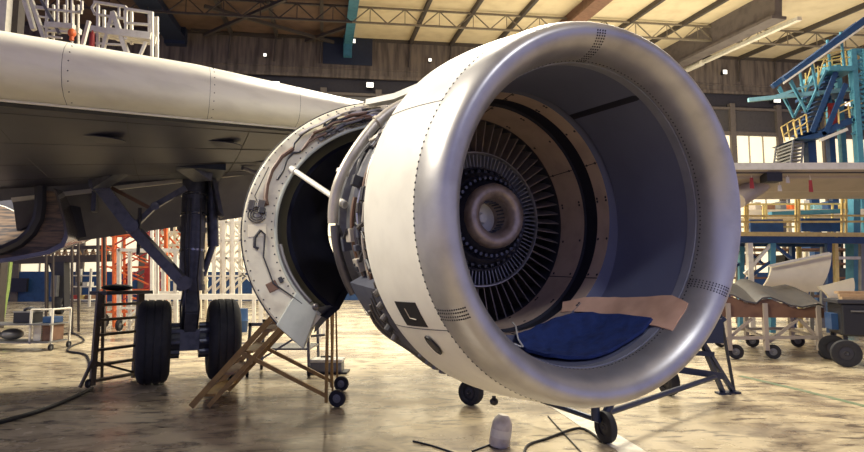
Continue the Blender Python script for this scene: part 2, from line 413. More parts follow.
part('rivet_row', mb, 'seam', cowl, 'ring of dark rivets round the outside')
mb = MB(); ths = [i * 360 / 200 for i in range(200)]
dots(mb, [E(TR + .002, t, TS - .018) for t in ths], [enrm(t, -1) for t in ths], .005)
part('rivet_row', mb, 'seam', cowl, 'ring of dark rivets inside the throat')
def lip_pt(w):                           # w 0..1 along the lip profile from throat to outer seam, with its normal
    i = min(int(w * (len(lipp) - 1)), len(lipp) - 2); f_ = w * (len(lipp) - 1) - i
    (s0, r0), (s1, r1) = lipp[i], lipp[i + 1]; s_ = s0 + (s1 - s0) * f_; r_ = r0 + (r1 - r0) * f_
    ds, dr = s1 - s0, r1 - r0; L_ = math.hypot(ds, dr); return s_, r_, (-dr / L_, ds / L_)
for th in (-26.5, 95.5, -149.5):         # riveted splices across the lip
    mb = MB()
    for row, dth in enumerate((-1.5, -.55, .55, 1.5)):
        P, Nn = [], []
        for i in range(14):
            s_, r_, (ns, nr) = lip_pt((.02 + .46 * i / 13) if th != -149.5 else (.60 + .38 * i / 13))
            P.append(E(r_, th + dth, s_)); Nn.append((ea * ns + enrm(th + dth) * nr).normalized())
        if Nn[0].dot((eh * math.cos(rad(th)) + eu * math.sin(rad(th)))) > 0 and th != -149.5: Nn = [-n_ for n_ in Nn]
        dots(mb, P, Nn, .0042)
    part('rivet_row', mb, 'seam', lip, 'band of dark rivets across the lip')
# dark seal strips along the liner
for th in (59.3, -150.):
    rows = [[E(.886 + .008 * i / 6 - .006, th - 1.6, .29 + .65 * i / 6), E(.886 + .008 * i / 6 - .006, th + 1.6, .29 + .65 * i / 6)] for i in range(7)]
    part('seal_strip', MB().sheet(rows, enrm(th) * .02), 'rub', cowl, 'dark strip running along the inner barrel')
# black square service panel, and the latch drawn on it, round port
def cowl_r(s_): q = (s_ - BS) / (RS - BS); return BR + (RR - BR) * (1 - (1 - q) ** 1.6)
rows = [[E(cowl_r(.39 + .23 * i / 5) + .003, -153 + 7.9 * j / 5, .39 + .23 * i / 5) for j in range(6)] for i in range(6)]
pan = part('service_panel', MB().sheet(rows, enrm(-149) * -.02), 'black', cowl, 'square black service panel')
mb = MB(); mb.tube([E(cowl_r(.51) + .006, -151, .53), E(cowl_r(.51) + .006, -147.9, .525), E(cowl_r(.47) + .006, -147.7, .455)], .003, 5)
part('panel_latch', mb, 'pipe', pan, 'pale L shaped latch mark')
mb = MB(); c0 = E(cowl_r(.47) + .002, -138.4, .47); n0 = enrm(-138.4); x0 = ea.copy(); y0 = n0.cross(x0)
def discring(mb, c, n_, x, y, r0, r1, h, sx=1, seg=28):
    a_ = [c + (x * math.cos(2 * PI * k / seg) * sx + y * math.sin(2 * PI * k / seg)) * r1 + n_ * h for k in range(seg)]
    b_ = [c + (x * math.cos(2 * PI * k / seg) * sx + y * math.sin(2 * PI * k / seg)) * r0 + n_ * h for k in range(seg)]
    d_ = [p - n_ * h * 1.6 for p in a_]
    mb.add(a_ + b_ + d_, [(k, (k + 1) % seg, (k + 1) % seg + seg, k + seg) for k in range(seg)] + [(k + 2 * seg, (k + 1) % seg + 2 * seg, (k + 1) % seg, k) for k in range(seg)], True)
    if r0 <= .02: mb.add(b_, [tuple(range(seg))])
discring(mb, c0, n0, x0, y0, .045, .068, .006, .8)
port = part('drain_port', mb, 'black', cowl, 'round dark port'); mb = MB(); discring(mb, c0, n0, x0, y0, .012, .045, .004, .8); part('port_cap', mb, 'pipedark', port)
mb = MB().ball(at(494, 401.5, 3.72), .027, 10, (1, 1, .9)).cyl(at(494, 401.5, 3.72), at(494, 396, 3.72), .012); part('drain_mast', mb, 'black', cowl)
# seam lines across the painted cowl
for th in (-144.2, -30, 150):
    part('panel_seam', MB().tube([E(cowl_r(BS + (RS - BS) * i / 6) + .0005, th, BS + (RS - BS) * i / 6) for i in range(7)], .0025, 5), 'seam', cowl)

# ---- fan case, seen inside the intake and bare behind it
fan = part('fan_case', MB().rev([(.70, .93), (.74, 1.0), (.76, 1.0), (.78, .97), (1.0, .965), (1.05, 1.0), (1.08, .97), (1.5, .95), (1.55, 1.0), (1.6, 1.0), (1.62, .93), (1.95, .92), (1.97, .97), (2.05, .97), (2.05, .60)], n=96).T(ME), 'case', air)
part('case_step', MB().rev([(.935, .95), (.957, .840)], n=128).T(MC), 'liner', fan)
part('rub_strip', MB().rev([(1.08, .832), (1.082, .855), (1.218, .846), (1.222, .822)], n=128).T(MC), 'rub', fan, 'dark ring where the fan blades ran')
for nm, p0, p1 in (('front_case_panel', (.957, .840), (1.08, .832)), ('rear_case_panel', (1.222, .822), (1.49, .800))):
    p = part(nm, MB().rev([p0, p1], n=128).T(MC), 'tan', fan, 'brown ring of case panels')
    mb = MB(); P, Nn = [], []
    for t in range(-175, 180, 20):
        for q in (.14, .86):
            for dt_ in ((0, 1.6) if t % 60 == 5 else (0,)): P.append(EK(p0[1] + (p1[1] - p0[1]) * q - .001, t + 4 + dt_, p0[0] + (p1[0] - p0[0]) * q)); Nn.append(cnrm(t + 4 + dt_, -1))
    dots(mb, P, Nn, .009); part('panel_bolt', mb, 'seam', p)
    mb = MB()
    for t in (-150, -90, -33, 29, 90, 150): mb.tube([EK(p0[1] - .001, t, p0[0]), EK(p1[1] - .001, t, p1[0])], .0035, 5)
    part('panel_seam', mb, 'seam', p)
part('case_rear_wall', MB().rev([(1.49, .800), (1.50, .815), (1.90, .82)], n=96).T(MC), 'vanedark', fan)
def vane_mesh(r0, r1, s0, s1, lean, th):
    rows = []
    for i in range(5):
        r = r0 + (r1 - r0) * i / 4
        rows.append([V((r, s0 + (s1 - s0) * j / 4, lean * math.sin(j / 4 * PI / 2))) for j in range(5)])
    return MB().sheet(rows, (0, 0, th))
def ring_of(name, mb, m, parent, n, off=0.0):      # one vane mesh, copied round the axis
    o = None
    for i in range(n):
        if o is None: o = meshobj(name, mb, m, V((0, 0, 0))); c = o
        else: c = o.copy(); col.objects.link(c)
        c.parent = parent; c.matrix_local = M.Translation(-AORG) @ MC @ M.Rotation(-(2 * PI * i / n + off), 4, 'Y')
    return o
ring_of('outlet_guide_vane', vane_mesh(.535, .815, 1.54, 1.75, .055, .007), 'vane', fan, 62)
part('vane_platform', MB().rev([(1.77, .82), (1.77, .52)], n=96).T(MC), 'rub', fan)
spl = part('core_splitter', MB().rev([(1.44, .502), (1.421, .511), (1.421, .518), (1.44, .524), (1.56, .532), (1.95, .545)], n=96).T(MC), 'ringbright', air, 'thin bright ring round the core inlet')
ring_of('core_inlet_vane', vane_mesh(.40, .507, 1.44, 1.51, .018, .005), 'vanelight', spl, 90)
part('core_back_ring', MB().rev([(1.53, .515), (1.53, .385)], n=96).T(MC), 'rub', spl)
hubp = part('fan_hub', MB().rev([(1.54, .403), (1.43, .40), (1.42, .385), (1.44, .365), (1.36, .345), (1.33, .32), (1.35, .29), (1.28, .262), (1.25, .238)], n=96).T(MC), 'hubdark', air, 'dark stepped hub disc')
mb = MB()
for i in range(40): mb.cyl(EK(.290, i * 9, 1.36), EK(.290, i * 9, 1.275), .0135, 7)
part('hub_bolt_ring', mb, 'vanedark', hubp)
mb = MB()
for i in range(40): mb.ball(EK(.36, i * 9 + 4, 1.41), .019, 6)
part('hub_tooth_ring', mb, 'vanedark', hubp)
part('hub_collar', MB().rev([(1.28, .240), (1.22, .240), (1.192, .228), (1.178, .205), (1.178, .175), (1.192, .148), (1.222, .130), (1.26, .125), (1.50, .125)], n=64).T(MC), 'hub', hubp, 'smooth brown metal collar')
part('shaft_disc', MB().rev([(1.44, .125), (1.435, .045), (1.42, .04), (1.39, .034), (1.385, .0)], n=40).T(MC), 'shaftpale', hubp, 'pale disc inside the collar')
mb = MB()
for i in range(26): mb.cyl(EK(.115, i * 360 / 26, 1.28), EK(.115, i * 360 / 26, 1.37), .006, 6)
part('shaft_tooth_ring', mb, 'vanedark', hubp)

# pipework round the bare fan case
def arc(r, s_, t0, t1, n=22, jr=0, js=0, f1=3): return [E(r + jr * math.sin(f1 * i / n * PI), t0 + (t1 - t0) * i / n, s_ + js * math.sin(2.3 * i / n * PI)) for i in range(n + 1)]
rng = random.Random(3)
part('air_duct', MB().tube(arc(1.06, 1.80, 108, 182, 26, .01, .02), .040, 12).tube([E(1.06, 133, 1.80), E(1.06, 134.5, 1.80)], .052, 12).tube([E(1.06, 160, 1.80), E(1.06, 161.5, 1.80)], .052, 12), 'pipe', fan, 'thick pale duct curving down the fan case')
part('air_duct', MB().tube(arc(1.055, 1.78, 183, 212, 14), .036, 12), 'pipedark', fan)
for i in range(22):
    t0 = 95 + rng.random() * 90; t1 = t0 + 25 + rng.random() * 70; s_ = .86 + rng.random() * .8
    part('pipe', MB().tube(arc(.965 + rng.random() * .05, s_, t0, t1, 18, .02 * rng.random(), .06 * (rng.random() - .5), rng.choice((2, 3, 5))), .007 + rng.random() * .011, 7),
         rng.choice(['pipedark', 'pipedark', 'harness', 'pipe', 'ringbright', 'pipebrown']), fan)
for i in range(16):
    t0 = 140 + rng.random() * 100; s_ = .9 + rng.random() * .9
    part('pipe', MB().tube([E(1.0 + .04 * rng.random(), t0 + q * 3 * (rng.random() - .3), s_ + .09 * q) for q in range(5)], .006 + rng.random() * .01, 7), rng.choice(['pipedark', 'harness', 'pipe']), fan)
RE = ME.to_3x3()
for i in range(44):
    t0 = 128 + rng.random() * 100; s_ = .9 + rng.random() * .8; d = (.05 + .05 * rng.random(), .03 + .08 * rng.random(), .03 + .07 * rng.random())
    part('accessory_box', MB().box(E(1.0, t0, s_), d, RE @ M.Rotation(-rad(t0), 3, 'Y')), rng.choice(['pipedark', 'case', 'harness', 'bluegrey', 'doorgreen', 'harness', 'pipe']), fan, bevel=.005)
# lower duct and gearbox hanging under the case
part('gearbox', MB().rev([(.85, .96), (.85, 1.09), (.95, 1.12), (1.55, 1.10), (1.6, .95)], 205, 262, 30, closed=True).T(ME), 'bluegrey', fan, 'blue grey curved panel under the fan case')
for i in range(12):
    t0 = 205 + i * 5; s_ = .9 + .07 * (i % 5)
    part('fitting', MB().cyl(E(1.08, t0, s_), E(1.15, t0 + 1, s_), .02 + .012 * rng.random(), 9), rng.choice(['harness', 'pipedark']), fan)
for i in range(6):
    part('pipe', MB().tube(arc(1.095 + .006 * i, .88 + .09 * i, 200 + 3 * i, 255, 16, .012, .03), .006 + .003 * (i % 3), 7), rng.choice(['harness', 'pipedark']), fan)
# core behind the fan
core = part('engine_core', MB().rev([(1.9, .66), (2.05, .62), (2.6, .50), (3.2, .46), (3.9, .48), (4.3, .34), (4.32, .0)], n=64).T(ME), 'bluegrey', air)
for i in range(14):
    t0 = rng.random() * 360
    part('pipe', MB().tube([E(.60 - .04 * q + .02 * rng.random(), t0 + 8 * q * (rng.random() - .4), 2.1 + .22 * q) for q in range(6)], .012 + .01 * rng.random(), 7), rng.choice(['pipedark', 'pipe', 'harness']), core)

# ---- reverser door: half ring on its hinge, swung out and up
YW, TL = -.29, .419                                                    # the open door is yawed and tilted on its hinge
dh = eh * math.cos(YW) + ea * math.sin(YW); da_ = -eh * math.sin(YW) + ea * math.cos(YW); dy_ = da_.copy()
du = eu * math.cos(TL) + da_ * math.sin(TL); da_ = -eu * math.sin(TL) + da_ * math.cos(TL)
RO, RI, RC, S0, S1 = 1.17, .875, .80, 2.12, 3.6
MD = M((dh, dy_, du)).transposed().to_4x4(); MD.translation = EC + ea * 2.035 - eh * .43 - eu * .005
MD = MD @ M.Translation((0, -S0, 0)) @ M.Rotation(rad(29), 4, 'Y')
def rm(r): return 1.012 + (r - .875) * .8746 if r > .875 else r * 1.1566
def D(r, th, s_): r = rm(r); return MD @ V((r * math.cos(rad(th)), s_, r * math.sin(rad(th))))
def DP(prof): return [(s_, rm(r)) for s_, r in prof]
door = part('reverser_door', MB().rev(DP([(S0, RI), (S0, RO - .02), (S0 + .02, RO), (S0 + .09, RO), (S0 + .09, RI + .05), (S0 + .03, RI + .04), (S0 + .03, RI)]), 108, 262, 80, closed=True).T(MD), 'door', air, 'cream half ring of the opened reverser door')
part('outer_skin', MB().rev(DP([(S0 + .09, RO), (2.7, RO + .01), (S1, 1.04), (S1, 1.02), (2.7, RO - .05), (S0 + .09, RO - .05)]), 108, 264, 70, closed=True).T(MD), 'doorskin', door)
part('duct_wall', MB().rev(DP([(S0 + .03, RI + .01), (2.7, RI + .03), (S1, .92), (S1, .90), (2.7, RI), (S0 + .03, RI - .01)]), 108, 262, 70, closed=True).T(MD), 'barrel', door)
part('edge_seal', MB().tube([D(RI - .005, t, S0) for t in range(108, 262, 3)], .014, 8), 'doorgreen', door)
part('edge_seal', MB().tube([D(RO, t, S0 + .03) for t in range(108, 262, 3)], .012, 8), 'harness', door)
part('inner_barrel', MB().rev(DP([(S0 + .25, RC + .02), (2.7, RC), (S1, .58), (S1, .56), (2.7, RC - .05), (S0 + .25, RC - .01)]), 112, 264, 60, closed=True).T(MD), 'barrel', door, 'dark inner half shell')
mb = MB().prism([D(RI, 262, S0 + .05), D(RC - .01, 264, S0 + .25), D(.58, 264, S1), D(.88, 264, S1)], (MD.to_3x3() @ V((.05, 0, 0))))
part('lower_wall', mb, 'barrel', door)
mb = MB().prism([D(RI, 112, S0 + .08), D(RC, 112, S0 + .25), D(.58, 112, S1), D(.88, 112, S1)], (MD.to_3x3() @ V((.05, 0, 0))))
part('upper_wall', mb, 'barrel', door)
# fairing at the lower tip
mb = MB(); p = [D(RO + .01, 252, S0 - .02), D(RI, 246, S0 - .02), D(RI - .02, 259, S0 - .02), D(RO + .01, 264.5, S0 - .02)]
mb.prism(p, MD.to_3x3() @ V((0, .22, 0))); part('tip_fairing', mb, 'doorgreen', door, 'grey green fairing at the lower tip', bevel=.01)
mb = MB(); p = [D(RI - .03, 258, S0 + .03), D(RC, 262, S0 + .2), D(RC, 266, S0 + .3), D(RI + .16, 264, S0 + .06)]
mb.prism(p, MD.to_3x3() @ V((0, .05, 0))); part('tip_plate', mb, 'bluegrey', door)
mb = MB().tube([D(RI - .03, t, S0 - .02) for t in range(222, 258, 4)], .016, 8); mb.ball(D(RI - .03, 257, S0 - .03), .028, 8); part('hold_down_rod', mb, 'pipedark', door)
# fittings on the front face
def hose(pts, r, m, lab=None): part('hose', MB().tube([D(a_, b_, S0 - .015 - (c_ if len(pp) > 2 else 0)) for pp in pts for (a_, b_, c_) in [(pp + (0,))[:3]]], r, 7), m, door, lab)
hose([(1.03, 172), (1.06, 178), (1.055, 186), (1.03, 193), (1.0, 199), (.97, 202)], .018, 'pipebrown', 'thick brown hose')
hose([(.96, 168), (.955, 172), (1.0, 174), (1.0, 178), (.96, 184), (.965, 189)], .010, 'harness')
hose([(1.08, 158), (1.085, 164), (1.06, 170), (1.03, 172)], .010, 'harness'); hose([(.97, 150), (1.0, 154), (1.02, 160), (.96, 168)], .012, 'pipebrown')
hose([(1.1, 185), (1.1, 199), (1.02, 204)], .004, 'seam'); hose([(1.0, 214), (.96, 216), (1.0, 226), (1.0, 238), (.93, 246), (.90, 252)], .006, 'harness', 'thin cable down to the latch')
hose([(1.0, 214), (1.05, 217), (1.06, 221), (1.03, 222)], .012, 'harness')
for i in range(18):
    t0 = 108 + rng.random() * 28; r0 = .94 + rng.random() * .2
    n_ = 5 + rng.randrange(4)
    part('hose', MB().tube([D(min(1.16, max(.91, r0 + .03 * (rng.random() - .5))), t0 + q * 5, S0 - .01 - .06 * rng.random()) for q in range(n_)], .006 + rng.random() * .010, 7),
         rng.choice(['harness', 'pipedark', 'pipe', 'pipebrown', 'harness', 'ringbright']), door)
for (r0, t0, d, m) in [(1.02, 202, (.06, .05, .07), 'pipedark'), (1.0, 205, (.05, .06, .05), 'harness'), (1.11, 203, (.05, .03, .09), 'pipedark'), (1.04, 140, (.07, .05, .08), 'pipedark'), (.96, 133, (.05, .05, .06), 'harness'),
                       (1.06, 126, (.06, .07, .06), 'pipe'), (1.0, 118, (.07, .08, .06), 'pipedark'), (1.08, 112, (.06, .07, .09), 'harness'), (.98, 106, (.06, .06, .06), 'pipe'), (.93, 238, (.03, .03, .05), 'harness'), (1.02, 239, (.08, .01, .08), 'pipebrown'), (1.03, 214, (.14, .006, .11), 'railyel' if 0 else 'cream')]:
    part('bracket', MB().box(D(r0, t0, S0 - d[1] / 2), d, MD.to_3x3() @ M.Rotation(-rad(t0), 3, 'Y')), m, door, bevel=.006)
mb = MB()
for (r0, t0) in [(1.04, 207)]:
    for rr in (.03, .05, .07):
        mb.tube([D(r0, t0, S0) + MD.to_3x3() @ V((rr * math.cos(k * PI / 8), -.015 - .2 * (.07 - rr), rr * math.sin(k * PI / 8))) for k in range(17)], .006, 6)
part('ring_fitting', mb, 'pipedark', door)
for i in range(34):
    t0 = 109 + rng.random() * 42; r0 = .90 + rng.random() * .24
    pts = [D(min(1.16, max(.90, r0 + .035 * (rng.random() - .5))), t0 + q * (1.2 + rng.random() * 1.5), S0 - .008 - .035 * rng.random()) for q in range(5)]
    part('fitting_pipe', MB().tube(pts, .004 + rng.random() * .006, 6), rng.choice(['harness', 'pipedark', 'ringbright', 'pipebrown', 'seam']), door)
for i in range(16):
    t0 = 110 + rng.random() * 50; part('bracket', MB().box(D(.90 + rng.random() * .25, t0, S0 - .015), (.02 + .04 * rng.random(), .03, .02 + .04 * rng.random()), MD.to_3x3() @ M.Rotation(-rad(t0), 3, 'Y')), rng.choice(['harness', 'pipedark', 'doorgreen', 'seam', 'case']), door, bevel=.004)
P, Nn = [], []
for t in range(110, 261, 4):
    for r0 in (RI + .03, RO - .03): P.append(D(r0, t, S0)); Nn.append(-ea)
mb = MB(); dots(mb, P, Nn, .006); part('rivet_row', mb, 'seam', door)
rodA, rodB = D(RI + .03, 181, S0), E(.98, 174, 1.8)
part('hold_open_rod', MB().cyl(rodA, rodB, .023, 12).cyl(rodA, rodA + (rodB - rodA) * .08, .03, 12).cyl(rodA + (rodB - rodA) * .93, rodB, .03, 12), 'cowl', door, 'white hold open rod')

# ---- pylon above the engine
mb = MB(); rows = []
for (s_, zb, zt_, w) in [(1.05, .97, 1.03, .03), (1.5, .97, 1.07, .06), (2.2, 1.0, 1.10, .10), (3.2, 1.0, 1.22, .16), (4.6, 1.0, 1.6, .2), (6.3, 1.15, 1.7, .12)]:
    rows.append([ME @ V(p) for p in ((-w, s_, zb), (-w, s_, zt_ - .05), (-w * .5, s_, zt_), (w * .5, s_, zt_), (w, s_, zt_ - .05), (w, s_, zb), (-w, s_, zb))])
mb.grid(rows, False); pyl = part('engine_pylon', mb, 'cowl', air)
part('pylon_fairing', MB().bar(at(370, 103, 5.05), at(400, 97, 4.75), .10, .05).bar(at(400, 97, 4.75), at(432, 84, 4.4), .11, .05), 'cowl', pyl, 'white sloping edge fairing')
for i in range(26):
    s_ = 1.25 + rng.random() * 1.0; x_ = -.12 - rng.random() * .35
    z_ = lambda x: math.sqrt(max(0, 1.06 ** 2 - x * x)) + .03
    pts = [ME @ V((x_ + .03 * q * (rng.random() - .2), s_ + .09 * q, z_(x_) - .03 + .04 * rng.random())) for q in range(-1, 5)]
    part('pipe', MB().tube(pts, .008 + .012 * rng.random(), 7), rng.choice(['harness', 'pipedark', 'pipe', 'ringbright', 'harness']), pyl)

# ---- wing. t runs outboard from the gear section, c aft from its leading edge
hh = V((math.cos(rad(25)), math.sin(rad(25)), 0)); aa = V((-math.sin(rad(25)), math.cos(rad(25)), 0)); G0 = V((-2.24, 5.33, 0))
def W(t, c, z): return G0 + hh * t + aa * c + V((0, 0, z))
cle = lambda t: .51 * t
crs = lambda t: 4.0 if t < 2.2 else 4.0 + (t - 2.2) * .30
zlo = lambda t: 3.13 + .135 * t
LOW = [(0, .20), (.004, .13), (.015, .06), (.04, .01), (.09, -.02), (.2, -.06), (.45, -.12), (.75, -.12), (1, -.06)]
UPP = [(1, .30), (.75, .52), (.45, .64), (.25, .62), (.15, .60), (.09, .53), (.045, .45), (.016, .36), (.004, .285)]
def sec(t, pts, off=0.0):
    L_ = crs(t) - cle(t); k_ = min(1.0, L_ / 4) ** .8 * (1 if t < 0 else 1)
    cx, cz = .3, .2
    o = []
    for (q, z) in pts:
        dq, dz = q * L_ - cx, z - cz; n_ = math.hypot(dq, dz * 1.6) or 1
        o.append(W(t, cle(t) + q * L_ + off * dq / n_, zlo(t) + (z + off * dz * 1.6 / n_) * k_))
    return o
ts = [-4.6, -3.6, -2.9, -2.2, -1.5, -.8, 0, .8, 1.6, 2.4, 4, 6, 9, 12]  # innermost sections lie out of view, added to shade the left floor
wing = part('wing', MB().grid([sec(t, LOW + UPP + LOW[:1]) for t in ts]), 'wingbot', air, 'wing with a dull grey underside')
slp = list(reversed(LOW[:5])) + list(reversed(UPP[-6:]))
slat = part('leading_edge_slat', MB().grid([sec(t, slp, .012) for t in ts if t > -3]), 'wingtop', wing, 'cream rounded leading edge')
part('slat_seam', MB().tube([sec(t, [(.10, -.025)], .012)[0] for t in ts[3:10]], .03, 6), 'seam', wing)
part('slat_edge', MB().tube([sec(t, [(.075, -.022)], .02)[0] for t in ts[3:10]], .012, 6), 'white', wing)
for t in (-1.02, .12, 1.1):
    part('slat_joint', MB().tube(sec(t, slp, .0115), .0022, 5), 'seam', slat)
for t in (-.98, .16):
    P = sec(t, slp, .0125); mb = MB(); dots(mb, [p.lerp(P[i + 1], .5) for i, p in enumerate(P[:-1])], [(-aa + V((0, 0, .2))).normalized()] * (len(P) - 1), .0055); part('rivet_row', mb, 'seam', slat)
# oval hatches and panel lines under the wing
def low_z(t, q):
    for (q0, z0), (q1, z1) in zip(LOW, LOW[1:]):
        if q0 <= q <= q1: return zlo(t) + z0 + (z1 - z0) * (q - q0) / (q1 - q0)
    return zlo(t)
def wlow(t, q, dz=-.004): return W(t, cle(t) + q * (crs(t) - cle(t)), low_z(t, q) + dz)
for (t, q) in [(-.9, .3), (.3, .3), (1.5, .3), (1.0, .6)]:
    mb = MB(); c = wlow(t, q); discring(mb, c, V((0, 0, -1)), hh, aa, .0, .16, .005, 1.7); part('access_hatch', mb, 'wingbot', wing)
for q in (.16, .36, .58, .8): part('panel_seam', MB().tube([wlow(t, q, .001) for t in (-2.2, -1.4, -.6, .2, 1, 1.8)], .004, 5), 'seam', wing)
for t in (-1.6, -.6, .6, 1.4): part('panel_seam', MB().tube([wlow(t, q, .001) for q in (.1, .2, .35, .5, .75, .98)], .004, 5), 'seam', wing)
for (t, q) in [(.75, .66), (1.2, .74)]:      # small linkages hanging under the rear of the wing
    part('linkage', MB().tube([wlow(t, q, -.02), wlow(t + .25, q + .05, -.08), wlow(t + .5, q + .04, -.02)], .03, 8), 'flap', wing)
# wheel well, dark, above the leg
mb = MB(); c = W(-.35, 3.0, zlo(-.35) - .03); mb.box(c, (1.7, 1.0, .12), M((hh, aa, V((0, 0, 1)))).transposed()); part('wheel_well', mb, 'navygirder', wing)
# flap, drooped
zr = lambda t: 3.07 + .2 * t
rows = []
for t in (-2.2, -1, 0, 1, 2.2):
    rows.append([W(t, 4.02 + .56 * q + .06 * math.sin(q * PI), zr(t) - .02 - .68 * q) for q in (0, .25, .5, .75, 1)])
flp = part('flap', MB().sheet(rows, aa * .10 + V((0, 0, .06))), 'flap', wing, 'drooped grey flap')
part('flap_glint', MB().bar(W(-2.2, 4.0, zr(-2.2) - .02), W(2.2, 4.0, zr(2.2) - .02), .05, .06), 'white', flp)  # white strip stands in for light caught on the flap's top edge
for t in (-1.2, .5): part('flap_hinge', MB().box(W(t, 4.1, zr(t) - .18), (.06, .3, .3), M((hh, aa, V((0, 0, 1)))).transposed()), 'gear', flp)

# ---- belly fairing and open gear door beside the fuselage
YB = 7.7
outl = [(57, 192), (61, 206), (66, 224), (68, 238), (64, 247), (50, 254), (25, 259), (0, 263), (-40, 267), (-120, 270)]
rows = [[at(x, y, YB) + aa * d + V((0, 0, .10 * d)) for (x, y) in outl] for d in (0, .6, 1.4, 2.4, 3.6)]
fair = part('belly_fairing', MB().sheet(rows, V((-.05, 0, .05))), 'belly', air, 'glossy rounded belly fairing')
band = [(41, 186), (41, 205), (39, 219), (32, 232), (21, 242), (6, 249), (-20, 254), (-60, 257), (-120, 259)]
face = outl[:6] + outl[6:]
rows = [[at(x0, y0, YB + .02).lerp(at(x1, y1, YB + .06), q) for q in (0, .5, 1)] for (x0, y0), (x1, y1) in zip(outl, [(44, 190), (44, 205), (42, 219), (36, 233), (24, 244), (10, 251), (-4, 254), (-20, 257), (-60, 260), (-120, 262)])]
part('fairing_rim', MB().sheet(rows, aa * .04), 'bellyreflect', fair, 'belly fairing rim with floor reflection painted as tan streaks')
part('bay_seal', MB().tube([at(x, y, YB + .05) for x, y in band], .075, 8), 'harness', fair, 'thick black seal round the bay')
rows = [[at(x, y0 + (y1 - y0) * q, YB + 1.2 - .9 * q) for q in (0, .33, .66, 1)] for x, y0, y1 in ((-120, 175, 262), (-60, 190, 260), (-20, 200, 256), (5, 207, 251), (20, 214, 244), (36, 222, 228))]
part('bay_wall', MB().sheet(rows, V((0, .03, -.02))), 'bellyreflect', fair, 'inner bay wall with floor reflection painted in tan'); part('bay_trim', MB().tube([r[0] for r in rows], .012, 6), 'white', fair, 'pale trim along the bay wall')
rows = [[at(x, y, YB + 1.4) for x, y in ((-140, 150), (-60, 150), (0, 150), (45, 160))], [at(x, y, YB + 1.4) for x, y in ((-140, 255), (-60, 252), (0, 235), (45, 215))]]
part('bay_panel', MB().sheet(rows, aa * .04), 'flap', fair)
# shroud closing the step between the wing and the flap
part('flap_shroud', MB().sheet([[W(t, 3.96, zlo(t) + .02), W(t, 4.02, zr(t) - .01)] for t in (-2.6, -1.5, -.5, .5, 1.4, 2.2)], aa * .03), 'flap', wing)
part('gear_bay_door', MB().bar(at(58, 197, 8.4), at(67, 240, 8.5), .07, .5), 'harness', air)

# ---- main landing gear
RG = M((hh, aa, V((0, 0, 1)))).transposed()
def G(x, y, z): return GX + hh * x + aa * y + V((0, 0, z))
leg = part('landing_gear_leg', MB().cyl(G(0, .02, .55), G(0, .06, 1.5), .115, 20).cyl(G(0, .05, 1.35), G(0, .12, 3.1), .175, 22).cyl(G(0, .05, 1.33), G(0, .05, 1.42), .20, 22).cyl(G(0, .09, 2.2), G(0, .09, 2.28), .195, 22), 'gear', air)
part('axle', MB().cyl(G(-.62, 0, .60), G(.62, 0, .60), .075, 16).cyl(G(-.16, 0, .60), G(.16, 0, .60), .15, 18).box(G(0, -.05, .62), (.26, .3, .30), RG), 'gear', leg)
part('side_actuator', MB().cyl(G(.30, .15, 2.0), G(.24, .2, 3.1), .085, 14).cyl(G(.16, .1, 1.55), G(.30, .15, 2.05), .05, 12), 'gear', leg)
part('torque_link', MB().bar(G(0, -.15, 1.30), G(0, -.38, 1.02), .16, .06).bar(G(0, -.38, 1.02), G(0, -.12, .68), .16, .06), 'gear', leg)
mb = MB(); cv = lambda x: [G(x, -.16, 2.7), G(x * 1.2, -.2, 2.0), G(x * .9, -.19, 1.5), G(x * 1.4, -.17, 1.1), G(x * 1.2, -.12, .75)]
for x in (-.10, -.05, .08): mb.tube(cv(x), .014, 7)
part('brake_hose', mb, 'harness', leg); mb = MB()
for z in (1.6, 1.9, 2.45, 2.75): mb.cyl(G(0, .08, z), G(0, .085, z + .035), .188, 20)
part('clamp', mb, 'gearlt', leg)
bA, bB, bC = at(99, 184, 8.0), at(131, 226, 8.15), at(184, 283, 8.25)
br = part('side_brace', MB().bar(bA, bB, .24, .17).bar(bB, bC, .19, .14).cyl(bB - aa * .14, bB + aa * .14, .10, 14).cyl(bC - aa * .14, bC + aa * .14, .10, 14).cyl(bA - aa * .15, bA + aa * .15, .12, 14), 'gear', air)
part('lock_link', MB().bar(bB + V((.05, 0, .0)), at(155, 206, 8.2), .07).bar(at(155, 206, 8.2), at(186, 188, 8.3), .08).cyl(at(155, 206, 8.1), at(155, 206, 8.3), .06, 10), 'gear', br)
part('lock_link', MB().bar(at(112, 188, 8.15), at(150, 208, 8.2), .05), 'pipebrown', br); part('lock_spring', MB().bar(at(140, 208, 8.1), at(138, 255, 8.1), .035), 'harness', br)
part('leg_door', MB().prism([at(211, 172, 8.5), at(215, 172, 8.5), at(224, 216, 8.5), at(219, 210, 8.5)], aa * .5), 'gear', leg)
part('upper_beam', MB().bar(at(150, 150, 7.4), at(98, 184, 7.9), .18, .16).bar(at(160, 140, 7.3), at(205, 172, 8.1), .3, .3), 'gear', leg)
def tyre_prof(w, r):
    p = [(-w * .36, r * .50), (-w * .5, r * .66), (-w * .5, r * .80), (-w * .43, r * .93), (-w * .34, r * .985)]
    for g_ in (-.22, 0, .22): p += [(w * g_ - .012, r), (w * g_ - .010, r - .012), (w * g_ + .010, r - .012), (w * g_ + .012, r)]
    return p + [(w * .34, r * .985), (w * .43, r * .93), (w * .5, r * .80), (w * .5, r * .66), (w * .36, r * .50)]
